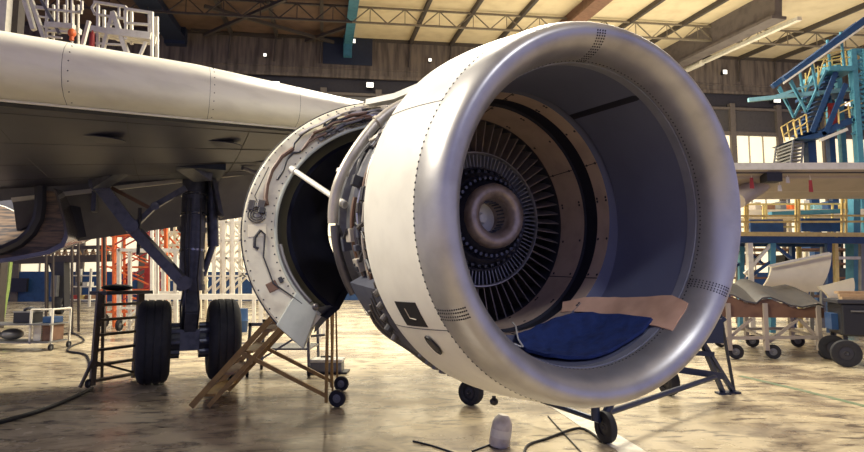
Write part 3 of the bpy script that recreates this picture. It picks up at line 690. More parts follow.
for sx in (-1, 1):
    MW = M((aa, hh, V((0, 0, 1)))).transposed().to_4x4(); MW.translation = G(.47 * sx, 0, .60)
    tw = part('main_wheel', MB().rev(tyre_prof(.44, .598), n=64, closed=True).T(MW), 'tyre', air)
    mb = MB().rev([(-.15, .30), (-.10, .27), (-.06, .16), (-.12, .10), (-.13, 0)], n=40).rev([(.15, .30), (.10, .27), (.06, .16), (.12, .10), (.13, 0)], n=40); part('wheel_rim', mb.T(MW), 'gear', tw)
    for k_ in range(8): part('brake_piston', MB().cyl(MW @ V((.21 * math.cos(k_ * PI / 4), -.34 * sx, .21 * math.sin(k_ * PI / 4))), MW @ V((.21 * math.cos(k_ * PI / 4), -.16 * sx, .21 * math.sin(k_ * PI / 4))), .05, 9), 'gear', tw)
    part('brake_pack', MB().rev([(-.12, .22), (.12, .22)], n=30).T(MW @ M.Translation((0, -.22 * sx, 0))), 'harness', tw)
air['label'] = 'pale airliner with an opened jet engine, a wing and landing gear, filling the foreground'

# ================================================================== things in the intake
def inner_r(s_):
    if s_ <= TS:
        t = math.acos(max(-1, min(1, 1 - s_ / TS))); return LR - (LR - TR) * math.sin(t)
    if s_ <= 1.03: return TR + (.893 - TR) * min(1, (s_ - TS) / (.945 - TS))
    if s_ <= 1.243: return .875
    return .845 - (s_ - 1.243) * .28
def sheet_from(poly_s, lift, th):         # rows given as (s, theta) pairs along the surface
    return [[E(inner_r(s_) - lift, t, s_) for (s_, t) in r] for r in poly_s]
def lerp_rows(A, B, n):
    return [[(a[0] + (b[0] - a[0]) * j / n, a[1] + (b[1] - a[1]) * j / n) for j in range(n + 1)] for a, b in zip(A, B)]
far = [(.90, -92), (.93, -84.9), (.978, -72.5), (.954, -63.6), (.889, -55.9), (.781, -50), (.581, -47.2), (.295, -46.8)]
near = [(.80, -94.5), (.72, -94.8), (.636, -93.6), (.502, -92), (.398, -86.7), (.328, -77.3), (.318, -64.1), (.288, -54)]
def mat_r(s_):                             # the mat and the cardboard bridge the step between intake and fan case
    P = [(TS, TR), (.70, .876), (.93, .795), (1.40, .745)]
    if s_ <= TS: return inner_r(s_)
    for (a, ra), (b, rb) in zip(P, P[1:]):
        if s_ <= b: return ra + (rb - ra) * (s_ - a) / (b - a)
def mat_pt(s_, t, lift): return E(mat_r(s_) - lift, t, s_)
def quilt(A, B, n, lift, th, nm, m, lb, cat):
    R_ = lerp_rows(A, B, n); R2 = []
    for i in range(len(R_) - 1):
        for q in range(4): R2.append([(x[0] + (y[0] - x[0]) * q / 4, x[1] + (y[1] - x[1]) * q / 4) for x, y in zip(R_[i], R_[i + 1])])
    R2.append(R_[-1])
    top = [[mat_pt(s_, t, lift + .004 * math.sin(s_ * 31) * math.sin(t * .6)) for (s_, t) in r] for r in R2]
    ax = EC
    def off(p):
        d = p - ax; d = d - ea * d.dot(ea); return p + d.normalized() * th
    mb = MB().sheet(top, off); lo = min(mb.v, key=lambda p: p.z)
    return solo(nm, mb, m, lb, cat, lo)
quilt(far, near, 14, .03, .02, 'quilted_mat', 'mat_blue', 'dark blue quilted mat lying in the bottom of the engine intake', 'mat')
cf = [(1.075, -49.6), (.89, -42), (.728, -37.6), (.517, -35.8), (.267, -33.3), (.13, -36)]
cn = [(1.003, -56.8), (.813, -50), (.634, -46.7), (.41, -46.3), (.287, -49.8), (.121, -49.9)]
quilt(cf, cn, 10, .010, .006, 'cardboard_sheet', 'card', 'brown cardboard sheet bent over the intake lip beside the blue mat', 'cardboard')

P = [mat_pt(s_, t, .045) for s_, t in [(1.1, -84), (1.0, -87), (.9, -91.5), (.8, -95.3), (.70, -97), (.68, -99), (.72, -101)]]
solo('cord', MB().tube(P, .006, 7), 'white', 'thin white cord at the left end of the blue quilted mat', 'cord', min(P, key=lambda p: p.z))

# ================================================================== wheels
def wheel(name, parent, c, r, w, axis=V((1, 0, 0)), m='tyre', hub='grey'):
    axis = V(axis).normalized(); x = axis.cross(V((0, 0, 1))).normalized(); mw = M((x, axis, V((0, 0, 1)))).transposed().to_4x4(); mw.translation = V(c)
    o = part(name, MB().rev([(-w * .4, r * .5), (-w * .5, r * .7), (-w * .42, r * .95), (-w * .25, r), (w * .25, r), (w * .42, r * .95), (w * .5, r * .7), (w * .4, r * .5)], n=28, closed=True).T(mw), m, parent)
    part('wheel_hub', MB().rev([(-w * .3, 0), (-w * .42, r * .15), (-w * .3, r * .2), (-w * .25, r * .52), (w * .25, r * .52), (w * .3, r * .2), (w * .42, r * .15), (w * .3, 0)], n=20).T(mw), hub, o)
    return o

# ================================================================== blue wheeled stand under the intake
A_, B_, C_ = fl(606, 443), fl(471, 405), V((3.78, 7.45, 0))
st = thing('engine_stand', 'navy blue wheeled tube stand under the engine intake', 'stand', (A_ + B_ + C_) / 3)
wheel('stand_wheel', st, A_ + V((0, 0, .145)), .145, .075, (.95, .3, 0), hub='harness'); wheel('stand_wheel', st, B_ + V((0, 0, .15)), .15, .14, (.6, .8, 0), hub='harness'); wheel('stand_wheel', st, fl(669, 395) + V((0, 0, .17)), .17, .14, (.95, .2, 0), hub='harness')
part('base_tube', MB().cyl(A_ + V((-.05, 0, .20)), B_ + V((0, 0, .34)), .026, 10), 'blueframe', st)
j1 = at(715, 377, 7.3); part('base_tube', MB().cyl(A_ + V((.02, 0, .27)), j1, .03, 10), 'blueframe', st)
part('base_tube', MB().bar(at(668, 368, 7.2), at(722, 376, 7.45), .06, .08), 'blueframe', st)
part('base_tube', MB().cyl(B_ + V((0, 0, .34)), at(668, 368, 7.2), .04, 10), 'blueframe', st)
part('post', MB().cyl(A_ + V((-.09, 0, .2)), A_ + V((-.09, 0, .62)), .04, 10), 'blueframe', st); part('post', MB().cyl(A_ + V((0, 0, .25)), A_ + V((.22, .1, .62)), .04, 10), 'blueframe', st)
apex = at(700, 338, 7.4)
for (x, y) in ((723, 394), (733, 393)):
    f_ = fl(x, y); part('leg', MB().bar(apex, f_ + V((0, 0, .02)), .05), 'blueframe', st); part('foot', MB().box(f_ + V((0, 0, .012)), (.16, .12, .024)), 'blueframe', st)
part('leg', MB().cyl(at(716, 290, 7.3), fl(734, 392) + V((0, 0, .02)), .022, 8), 'blueframe', st)
part('brace', MB().bar(apex, at(725, 318, 7.35), .05).bar(at(694, 353, 7.4), at(713, 354, 7.45), .06), 'blueframe', st)
part('brace', MB().cyl(apex + V((-.05, 0, .05)), at(672, 366, 7.2), .05, 8), 'blueframe', st)
part('head_plate', MB().box(at(704, 330, 7.4), (.34, .3, .3)), 'blueframe', st)
# cables and a hose on the floor
def cable(nm, lb, pts, r, m, cat='cable', grp=None):
    P = [fl(x, y, r) for (x, y) in pts]; Q = []
    for i in range(len(P) - 1):
        p0, p1, p2, p3 = P[max(i - 1, 0)], P[i], P[i + 1], P[min(i + 2, len(P) - 1)]
        for k_ in range(6):
            t = k_ / 6; Q.append(.5 * ((2 * p1) + (p2 - p0) * t + (2 * p0 - 5 * p1 + 4 * p2 - p3) * t * t + (3 * p1 - p0 - 3 * p2 + p3) * t ** 3))
    Q.append(P[-1]); return solo(nm, MB().tube(Q, r, 7), m, lb, cat, Q[0] - V((0, 0, r)), grp)
cable('floor_cable', 'black cable running from the blue stand wheel to the bottom of the frame', [(602, 441), (580, 428), (548, 438), (527, 446), (524, 462)], .012, 'black')
cable('floor_cable', 'thin dark cable crossing the floor under the intake bottom', [(548, 416), (556, 425), (570, 440), (585, 456)], .007, 'black')
cable('floor_cable', 'thin black rod left of the milky plastic bottle at the frame bottom', [(413, 441), (430, 445), (455, 453)], .008, 'black')
cable('floor_cable', 'short black lead beside the milky plastic bottle on its right', [(472, 451), (486, 446), (494, 443)], .008, 'black')
cable('air_hose', 'black hose looping over the floor left of the step ladder', [(60, 335), (72, 333), (84, 340), (72, 346), (68, 351), (86, 355), (90, 368)], .02, 'black', 'hose')
cable('air_hose', 'long dark hose trailing along the floor at the lower left', [(92, 388), (72, 398), (42, 410), (0, 422), (-40, 432)], .025, 'black', 'hose')
b0 = fl(499, 446); bt = thing('plastic_bottle', 'milky plastic bottle standing on the floor below the intake', 'bottle', b0)
hb = (446 - 416) / FPX * b0.y; part('bottle_body', MB().rev([(0, 0), (0, .085), (.02, .095), (hb * .7, .092), (hb * .88, .075), (hb * .97, .05), (hb, .045), (hb, 0)], n=28).T(M.Translation(b0) @ M.Rotation(rad(9), 4, 'Y') @ M(((1, 0, 0, 0), (0, 0, 1, 0), (0, 1, 0, 0), (0, 0, 0, 1)))), 'cup', bt)
part('bottle_label', MB().rev([(hb * .3, .0955), (hb * .55, .0945)], 0, 360, 28).T(M.Translation(b0) @ M.Rotation(rad(9), 4, 'Y') @ M(((1, 0, 0, 0), (0, 0, 1, 0), (0, 1, 0, 0), (0, 0, 0, 1)))), 'white', bt)

# ================================================================== yellow stair
n0_, n1_ = fl(191, 409), fl(326, 407)
wv = V((-.10, .95, 0))
ys = thing('wheeled_stair', 'worn yellow wheeled stair leading up behind the opened reverser door', 'stairs', n0_)
top = V((n1_.x, n1_.y, 1.78))
for k_, o in enumerate((V((0, 0, 0)), wv)):
    part('stringer', MB().bar(n0_ + o + V((0, 0, .03)), top + o, .04, .065), 'yellow', ys)
    part('stringer', MB().bar(n0_ + o + V((.2, 0, .03)), n0_.lerp(top, .62) + o + V((.16, 0, -.05)), .03, .05), 'yellow', ys)
    part('prop', MB().bar(n0_.lerp(top, .34) + o + V((0, 0, .05)), n1_ + o + V((0, 0, .13)), .045, .045), 'yellow', ys)
    part('post', MB().cyl(n1_ + o + V((0, 0, .05)), V((n1_.x, n1_.y, 1.75)) + o, .02, 10), 'yellow', ys)
    part('post', MB().cyl(n1_ + o + V((.06, .1, .1)), V((n1_.x + .02, n1_.y, 1.75)) + o, .013, 8), 'yellow', ys)
    wheel('stair_wheel', ys, n1_ + o + V((.13, 0, .10)), .10, .06, (.2, 1, 0))
for i in range(7):
    p_ = n0_.lerp(top, (i + .6) / 7.2); part('tread', MB().box(p_ + wv / 2 + V((.06, 0, 0)), (.17, .9, .03), M.Rotation(.06, 3, 'Z')), 'wood' if i % 2 else 'yellow', ys)
part('platform', MB().box(top + wv / 2 + V((-.15, 0, 0)), (.55, 1.0, .05)), 'yellow', ys)
# grey trolley and toolbox behind
t0 = fl(247, 377); tr = thing('trolley', 'grey tube trolley on castors behind the yellow stair', 'trolley', t0)
for dx in (0, .95):
    for dy in (0, .75):
        p_ = t0 + V((dx, dy, 0)); part('leg', MB().bar(p_ + V((0, 0, .1)), p_ + V((.03 if dx == 0 else -.03, 0, .82)), .04), 'grey', tr); wheel('castor', tr, p_ + V((0, 0, .09)), .09, .05, (.9, .3, 0))
part('shelf', MB().box(t0 + V((.475, .375, .42)), (.95, .75, .03)), 'grey', tr); part('top_frame', MB().box(t0 + V((.475, 0, .8)), (.95, .04, .05)).box(t0 + V((.475, .75, .8)), (.95, .04, .05)), 'grey', tr)
part('brace', MB().bar(t0 + V((.1, 0, .2)), t0 + V((.9, 0, .7)), .03), 'grey', tr); part('push_handle', MB().cyl(t0 + V((.95, 0, .82)), t0 + V((.95, .75, .82)), .02, 8).cyl(t0 + V((.93, .2, .6)), t0 + V((1.15, .2, .62)), .02, 8), 'grey', tr)
b0 = fl(325, 374); tb = thing('toolbox', 'low grey and black toolbox on the floor behind the stair posts', 'toolbox', b0)
part('case_body', MB().box(b0 + V((0, .15, .10)), (.52, .32, .15)), 'grey', tb, bevel=.02); part('lid', MB().box(b0 + V((0, .15, .20)), (.54, .34, .05)), 'white', tb, bevel=.015); part('handle', MB().cyl(b0 + V((-.1, .15, .25)), b0 + V((.1, .15, .25)), .015, 8), 'black', tb); part('base', MB().box(b0 + V((.05, .15, .015)), (.6, .36, .03)), 'black', tb)
# step ladder beside the left wheel
l0, l1 = fl(92, 387), fl(134, 379); lz = 1.30
ld = thing('step_ladder', 'dark brown step ladder with a platform left of the main wheels', 'ladder', l0)
bk = V((-.12, .45, 0))
for p_ in (l0, l1):
    part('rail', MB().bar(p_ + V((0, 0, .02)), p_ + V((.02, .03, lz)), .055, .07), 'darkbrown', ld); part('rear_leg', MB().bar(p_ + bk, p_ + V((.0, .16, lz)), .04), 'darkbrown', ld)
for i in range(6): part('rung', MB().bar(l0 + V((0, .005 * i, .21 * i + .08)), l1 + V((0, .005 * i, .21 * i + .08)), .09, .035), 'darkbrown', ld)
part('platform', MB().bar(l0.lerp(l1, -.1) + V((.02, .1, lz)), l0.lerp(l1, 1.05) + V((.02, .1, lz)), .35, .05), 'harness', ld)
part('outrigger', MB().bar(l0 + V((.02, .05, .5)), fl(80, 389) + V((0, 0, .02)), .035).bar(l0 + V((0, 0, .35)), l1 + V((.2, .05, .03)), .03), 'darkbrown', ld)
wheel('castor', ld, l0 + V((-.02, -.06, .06)), .06, .04)
solo('cloth', MB().ball(l0.lerp(l1, .35) + V((.02, .1, lz + .075)), .16, 10, (1.5, .9, .3)), 'black', 'black cloth heaped on top of the brown step ladder', 'cloth', l0.lerp(l1, .35) + V((.02, .1, lz + .025)))
# ================================================================== left background
c0 = fl(29, 351); w_ = V((1, .12, 0)).normalized(); sx_ = c0.y / FPX
ct = thing('tool_cart', 'two-shelf wheeled cart with boxes near the left edge', 'cart', c0)
for x in (-1.3, .0, .42):
    for d in (0, .6):
        p_ = c0 + w_ * x + V((0, d, 0)); part('post', MB().bar(p_ + V((0, 0, .14)), p_ + V((0, 0, .86)), .035), 'white', ct)
        if x != 0: wheel('castor', ct, p_ + V((0, 0, .07)), .07, .05)
for z in (.18, .55): part('shelf', MB().box(c0 + w_ * -.44 + V((0, .3, z)), (1.75, .64, .03)), 'grey', ct)
part('push_handle', MB().cyl(c0 + w_ * .42 + V((0, 0, .86)), c0 + w_ * .42 + V((0, .6, .86)), .02, 8).cyl(c0 + V((0, 0, .86)), c0 + w_ * .42 + V((0, 0, .86)), .018, 8), 'white', ct)
def boxthing(nm, lb, c, d, m, cat, lid=None, grp=None):
    t = thing(nm, lb, cat, c, grp); part('box_body', MB().box(V(c) + V((0, 0, d[2] / 2)), d), m, t, bevel=.01)
    if lid: part('lid', MB().box(V(c) + V((0, 0, d[2] + .012)), (d[0] * 1.04, d[1] * 1.04, .024)), lid, t)
    return t
boxthing('cardboard_box', 'white box on the lower shelf of the left cart', c0 + w_ * .10 + V((0, .25, .2)), (.17, .4, .30), 'white', 'box', 'white')
boxthing('cardboard_box', 'red brown box on the lower shelf of the left cart, right of the white box', c0 + w_ * .30 + V((0, .25, .2)), (.2, .4, .30), 'brown', 'box', 'brown')
boxthing('plastic_crate', 'blue crate on the top shelf of the left cart', c0 + w_ * .28 + V((0, .25, .57)), (.22, .35, .13), 'blue', 'crate')
boxthing('parts_box', 'dark box on the top shelf of the left cart', c0 + w_ * -.25 + V((0, .3, .57)), (.4, .35, .22), 'black', 'box', 'grey')
for (x, lb) in ((-.55, 'lower-shelf grey bag on the left cart, nearest its middle post'), (-1.0, 'lower-shelf grey bag on the left cart, at the frame edge')):
    solo('bag', MB().ball(c0 + w_ * x + V((0, .3, .325)), .2, 10, (1.1, 1.0, .6)), 'grey', lb, 'bag', c0 + w_ * x + V((0, .3, .2)))
solo('cable_reel', MB().tube([c0 + w_ * (-.15 + .15 * math.cos(k_ / 3)) + V((0, .3, .86 + .02 * math.sin(k_))) + V((0, .15 * math.sin(k_ / 3), 0)) for k_ in range(40)], .03, 6), 'harness', 'dark coil of hose on the left cart, on the dark box', 'hose', c0 + w_ * -.25 + V((0, .3, .81)))
# dark dock beam on a wheeled post
d0 = fl(62, 314); dk = thing('dock_beam', 'dark lattice dock beam on a wheeled post behind the left cart', 'dock', d0)
Yd = d0.y
for (x0, y0, x1, y1, w) in [(-40, 250, 112, 247, .16), (-40, 262, 112, 258, .30)]: part('beam', MB().bar(at(x0, y0, Yd), at(x1, y1, Yd), w), 'steel', dk)
mb = MB()
for i in range(22): mb.bar(at(-40 + i * 7, 250 - .02 * i, Yd), at(-36.5 + i * 7, 260, Yd), .08); mb.bar(at(-36.5 + i * 7, 260, Yd), at(-33 + i * 7, 250, Yd), .08)
part('lattice', mb, 'wood', dk)
part('post', MB().bar(at(62, 262, Yd), d0 + V((0, 0, .3)), .42), 'harness', dk); part('post', MB().bar(at(47, 262, Yd), fl(47, 312), .12).bar(at(50, 262, Yd), at(60, 295, Yd), .1), 'harness', dk)
part('post', MB().bar(at(-38, 262, Yd), fl(-38, 313), .3), 'harness', dk)
wheel('dock_wheel', dk, d0 + V((0, -.2, .36)), .36, .3, (.95, .3, 0)); part('floodlight', MB().box(at(55, 286, Yd - .3), (.25, .2, .9)), 'grey', dk)
# white shelf rack with goods on the left by the wall
r0 = fl(70, 309); rk = thing('shelf_rack', 'white open rack on castors by the blue wall base, behind the dock post', 'rack', r0)
s_ = r0.y / FPX
for x in (0, 21):
    for d in (0, .9): part('post', MB().bar(fl(68 + x, 309) + V((0, d, .1)), fl(68 + x, 309) + V((0, d, 40 * s_)), .09), 'white', rk)
for z in (9, 22, 33): part('shelf', MB().box(r0 + V((8.5 * s_, .45, z * s_)), (21 * s_, .95, .06)), 'white', rk)
for (x, z, m, lb) in [(3, 9, 'red', 'red bin on the white rack, bottom shelf left'), (9, 9, 'railyel', 'yellow bin on the white rack, bottom shelf middle'), (15, 9, 'brown', 'brown bin on the white rack, bottom shelf right'), (5, 22, 'grey', 'grey bin on the white rack, middle shelf left'), (12, 22, 'white', 'white bin on the white rack, middle shelf right')]:
    boxthing('storage_bin', lb, r0 + V((x * s_, .4, z * s_ + .03)), (4.6 * s_, .6, 4 * s_), m, 'bin', grp='bins on the white rack')
solo('wall_panel', MB().box(wp(20, 285, .45), (1.0, .2, .9)), 'black', 'black switch cabinet on the blue wall base at the far left', 'cabinet', wp(20, 285, .4) - V((0, 0, .45)))
g0 = fl(4, 318); solo('tarpaulin', MB().prism([at(-6, 262, g0.y), at(10, 262, g0.y), at(7, 290, g0.y), at(2, 318, g0.y), at(-8, 318, g0.y)], (0, .15, 0)), 'green', 'green hanging sheet at the far left edge under the belly', 'tarpaulin', g0)

def barthing(nm, lb, cat, Y, bars, m, loc=None, dep=1.0, w=.07, pn='rail'):
    """bars given as pixels at distance Y; each is doubled at a second plane dep behind so the frame has depth"""
    loc = loc or fl(bars[0][2], bars[0][3]); t = thing(nm, lb, cat, loc)
    mb = {}
    for b in bars:
        x0, y0, x1, y1 = b[:4]; ww = b[4] if len(b) > 4 else w; mm = b[5] if len(b) > 5 else m; name = b[6] if len(b) > 6 else pn
        for d in ((0, dep) if dep > .35 or name in ('post', 'deck_edge') else (0,)):
            part(name, MB().bar(at(x0, y0, Y) + V((0, d, 0)), at(x1, y1, Y) + V((0, d, 0)), ww), mm, t)
    return t
# orange access tower
Y1 = 17.8
zf = lambda Y: HOR + CH * FPX / Y
bf = zf(Y1)
bars = [(104, 205, 104, bf, .11, 'orange', 'post'), (114, 205, 114, bf, .06, 'orange', 'post'), (150, 205, 150, bf - 6, .06, 'red', 'post'), (157, 205, 157, bf - 6, .09, 'orange', 'post')]
for y in (235, 250, 267, 290, 312): bars.append((100, y, 158, y, .05, 'orange', 'rail'))
for i in range(5):
    y = 205 + i * 20; bars += [(104, y, 150, y + 20, .04, 'orange', 'brace'), (150, y, 114, y + 20, .04, 'red', 'brace')]
ot = barthing('access_tower', 'orange lattice access tower behind the step ladder', 'scaffold', Y1, bars, 'orange', fl(104, bf), .6)
part('panel', MB().box(at(148, 278, Y1 + .5), (.2, .1, 1.0)).box(at(127, 275, Y1 + .7), (.15, .1, .7)), 'red', ot); wheel('castor', ot, at(104, bf, Y1 - .2) + V((0, 0, .2)), .2, .12)
# white tube frame (lower part) and tall white stands over the wing
Y2 = 16.6; bf2 = zf(Y2)
bars = [(119, 249, 119, bf2, .09, 'white', 'post'), (154, 249, 154, bf2, .10, 'white', 'post'), (119, 250, 180, 250, .09, 'white', 'rail'), (119, 293, 180, 293, .08, 'white', 'rail'), (176, 249, 176, bf2, .10, 'white', 'post'), (119, 326, 148, 300, .07, 'white', 'brace'), (119, 308, 176, 308, .06, 'white', 'rail')]
wt = barthing('tube_stand', 'white square tube frame on castors beside the landing gear', 'frame', Y2, bars, 'white', fl(119, bf2), .6); wheel('castor', wt, at(119, bf2, Y2 - .1) + V((0, 0, .16)), .16, .1)
# white lattice dock right of the gear leg
Y3 = 19.0; bf3 = zf(Y3); bars = []
for x in (214, 224, 233, 254, 282): bars.append((x, 195, x, bf3, .10, 'white', 'post'))
for y in (205, 222, 240, 258, 276): bars.append((206, y, 286, y, .06, 'white', 'rail'))
for i in range(5):
    for x in (206, 224, 243, 262): bars.append((x, 202 + 18 * i, x + 19, 220 + 18 * i, .06, 'white', 'brace') if (i + x) % 2 else (x + 19, 202 + 18 * i, x, 220 + 18 * i, .06, 'white', 'brace'))
barthing('lattice_dock', 'white lattice scaffold dock behind the opened reverser door', 'scaffold', Y3, bars, 'white', fl(214, bf3), .7)
Y4 = 22.; bf4 = zf(Y4); bars = []
for x in (150, 168, 186, 200): bars.append((x, 222, x, bf4, .10, 'cream', 'post'))
for y in (232, 245, 258, 280): bars.append((150, y, 202, y, .07, 'cream', 'rail'))
for i in range(4):
    for j in range(2): bars += [(150 + 13 * i, 230 + 15 * j, 163 + 13 * i, 245 + 15 * j, .06, 'orange', 'brace'), (163 + 13 * i, 230 + 15 * j, 150 + 13 * i, 245 + 15 * j, .06, 'cream', 'brace')]
barthing('lattice_tower', 'cream and orange lattice frame seen behind the landing gear leg', 'scaffold', Y4, bars, 'cream', fl(150, bf4), .6)
Y5 = 14.5; bf5 = zf(Y5)
bench = barthing('long_bench', 'long white bench behind the main wheels', 'bench', Y5, [(140, 297, 330, 297, .13, 'white', 'bench_top'), (160, 297, 160, bf5, .06, 'white', 'leg'), (214, 297, 214, bf5, .06, 'white', 'leg'), (262, 297, 262, bf5, .06, 'white', 'leg'), (320, 297, 320, bf5, .06, 'white', 'leg')], 'white', fl(160, bf5), .5)
for (x, lb) in ((226, 'blue drum under the long white bench, left of the pair'), (241, 'blue drum under the long white bench, right of the pair')):
    p_ = fl(x, 332); solo('drum', MB().rev([(0, 0), (0, .17), (.3, .185), (.32, .195), (.34, .185), (.66, .17), (.66, 0)], n=24).T(M.Translation(p_) @ M(((1, 0, 0, 0), (0, 0, 1, 0), (0, 1, 0, 0), (0, 0, 0, 1)))), 'blue', lb, 'drum', p_, 'blue drums under the bench')
# tall white stands above the wing: railings, stair and cross legs
Y6 = 15.5; bf6 = zf(Y6)
bars = [(98, 5, 98, 80, .07, 'white', 'post'), (98, 80, 98, bf6, .06, 'steel', 'post'), (152, 12, 152, bf6, .07, 'white', 'post'), (126, 7, 126, 40, .07, 'white', 'post'), (149, 12, 149, 40, .05, 'white', 'post'), (119, 6, 119, 18, .05, 'white', 'post'),
        (94, 2, 126, 7, .07), (126, 9, 152, 13, .07), (94, 14, 126, 19, .06), (126, 23, 152, 25, .06), (92, 29, 110, 32, .16, 'white', 'deck_edge'), (110, 32, 152, 37, .2, 'white', 'deck_edge'),
        (113, 12, 103, 50, .09, 'white', 'ladder_leg'), (113, 12, 128, 56, .12, 'white', 'ladder_leg'), (107, 24, 118, 24, .05), (105, 34, 121, 36, .05), (92, 43, 122, 45, .05), (146, 42, 138, 60, .07), (96, 2, 92, 8, .06), (92, 8, 95, 14, .06)]
was = barthing('access_stand', 'tall white railed access stand showing above the wing, right of the white stair', 'stand', Y6, bars, 'white', fl(98, bf6), .3, .045)
bars = [(47, 0, 46, 70, .06, 'white', 'post'), (46, 70, 46, bf6, .05, 'steel', 'post'), (72, 0, 72, 70, .05, 'white', 'post'), (72, 70, 72, bf6, .05, 'steel', 'post'), (58, 0, 58, 26, .05, 'white', 'post'), (67, 0, 67, 26, .05, 'white', 'post'), (36, -10, 60, 34, .08, 'grey', 'handrail'), (28, -10, 46, 44, .10, 'white', 'stringer'), (22, -10, 34, 30, .12, 'white', 'stringer'),
        (36, 8, 82, 13, .06), (46, 25, 74, 27, .16, 'white', 'deck_edge'), (46, 36, 62, 38, .05), (46, 31, 72, 32, .06), (82, 1, 82, 10, .06), (82, 10, 78, 13, .06), (74, -2, 80, 0, .06), (89, 21, 82, 48, .09, 'white', 'prop'), (33, 6, 48, 8, .05), (36, 16, 50, 18, .05), (40, 26, 50, 28, .05)]
wst = barthing('access_stair', 'white railed access stair above the wing at the upper left', 'stairs', Y6 + .8, bars, 'white', fl(47, bf6), .3, .045)
p_ = at(3, -20, 17.5); pz = fl(3, zf(17.5)); solo('stand_column', MB().box((at(4, 0, 17.5).x, 17.5, 5.5), (.5, .4, 11)), 'white', 'wide pale column at the upper left corner behind the wing', 'column', (at(4, 0, 17.5).x, 17.5, 0))
solo('stand_column', MB().box((at(15, 0, 17.6).x, 17.7, 5.5), (.34, .3, 11)), 'steel', 'dark brown column between the pale column and the white stair', 'column', (at(15, 0, 17.6).x, 17.7, 0))
p_ = at(72, 33, Y6 + .6); part('orange_ball', MB().ball(p_, .11, 12, (1, 1, 1.2)).cyl(p_ - V((0, 0, .22)), p_ - V((0, 0, .08)), .06), 'orange', wst, 'round orange ball')  # unidentified orange shape, drawn as a ball on a stem
p_ = at(92, 40, Y6 - .1); part('red_cylinder', MB().cyl(p_ - V((0, 0, .22)), p_ + V((0, 0, .16)), .07, 14).ball(p_ + V((0, 0, .16)), .07, 8).cyl(p_ + V((0, 0, .2)), p_ + V((0, 0, .27)), .025), 'red', was, 'small red cylinder')  # unidentified red shape, drawn as a capped cylinder

# ================================================================== right side
# contour cradle with a grey cowl shell
Yc = 11.0; k0 = fl(769, 358)
cr = thing('cowl_cradle', 'wheeled cradle with brown contoured boards right of the engine', 'cradle', k0)
def cpt(x, y, d=0): return at(x, y, Yc) + V((.35 * d, d, 0))
pf = [(716, 292), (724, 296), (733, 297), (745, 303), (756, 305), (762, 300), (770, 299), (780, 303), (790, 307), (802, 309), (812, 307), (818, 306), (824, 308)]
bt_ = [(824, 318), (716, 317)]
for d, nm in ((0, 'contour_board'), (1.9, 'contour_board')):
    part(nm, MB().prism([cpt(x, y, d) for (x, y) in pf + bt_], (0, .06, 0)), 'brown', cr)
for x in (728, 765, 818):
    for d in (0, 1.9):
        q_ = at(x, 318, Yc) + V((.35 * d, d, 0)); part('leg', MB().bar(V((q_.x, q_.y, .16)), q_ + V((0, 0, .28)), .08), 'tanwing', cr)
        wheel('castor', cr, V((q_.x + .12, q_.y, .135)), .135, .08, (.4, .9, 0))
part('rail', MB().bar(cpt(722, 338), cpt(822, 337), .06).bar(cpt(722, 338, 1.9), cpt(822, 337, 1.9), .06).bar(cpt(765, 338), cpt(765, 338, 1.9), .05).bar(cpt(818, 338), cpt(818, 338, 1.9), .05), 'tanwing', cr)
for (x0, y0, x1, y1) in ((770, 342, 799, 319), (722, 344, 752, 319), (800, 319, 818, 338)): part('brace', MB().bar(cpt(x0, y0, .05), cpt(x1, y1, .05), .05), 'tanwing', cr)
rows = []
for d, dz in ((-.04, .02), (.5, .12), (1.1, .24), (1.9, .33), (2.3, .36)):
    rows.append([cpt(x, y, d) + V((0, 0, dz)) for (x, y) in pf])
solo('cowl_shell', MB().sheet(rows, (0, 0, .03)), 'cowlgrey', 'dark grey wavy cowl shell resting on the brown cradle', 'cowl', cpt(762, 300))
# cream nacelle panels standing behind the cradle
Yp = 14.2
def panel(nm, lb, pts, Y, bul, m='cream'):
    (a0, b0, c0_, d0_) = [at(x, y, Y) for x, y in pts]; rows = []
    for i in range(7):
        v_ = i / 6; rows.append([a0.lerp(b0, u_).lerp(d0_.lerp(c0_, u_), v_) + V((0, -bul * math.sin(PI * (.15 + .7 * v_)), 0)) for u_ in (0, .2, .4, .6, .8, 1)])
    return MB().sheet(rows, (0, .06, 0))
mb = panel('', '', [(769, 266), (829, 253), (816, 292), (758, 290)], Yp, .22)
t = thing('nacelle_panel', 'large cream nacelle panel standing on a low stand behind the grey cowl shell', 'panel', fl(788, zf(Yp))); part('curved_skin', mb, 'cream', t)
part('support', MB().bar(at(765, 288, Yp + .1), fl(765, zf(Yp + .1)), .08).bar(at(812, 290, Yp + .1), fl(812, zf(Yp + .1)), .08).bar(at(765, 300, Yp + .1), at(812, 300, Yp + .1), .06), 'grey', t)
part('edge_strip', MB().bar(at(769, 266, Yp - .25), at(829, 253, Yp - .25), .07, .05), 'white', t)
Yq = 13.0; mb = panel('', '', [(815, 287), (850, 278), (842, 306), (826, 303)], Yq, .25)
t = thing('nacelle_panel', 'smaller cream nacelle panel between the cradle and the black cart', 'panel', fl(830, zf(Yq))); part('curved_skin', mb, 'cream', t); part('support', MB().bar(at(834, 304, Yq + .1), fl(834, zf(Yq + .1)), .08), 'grey', t)
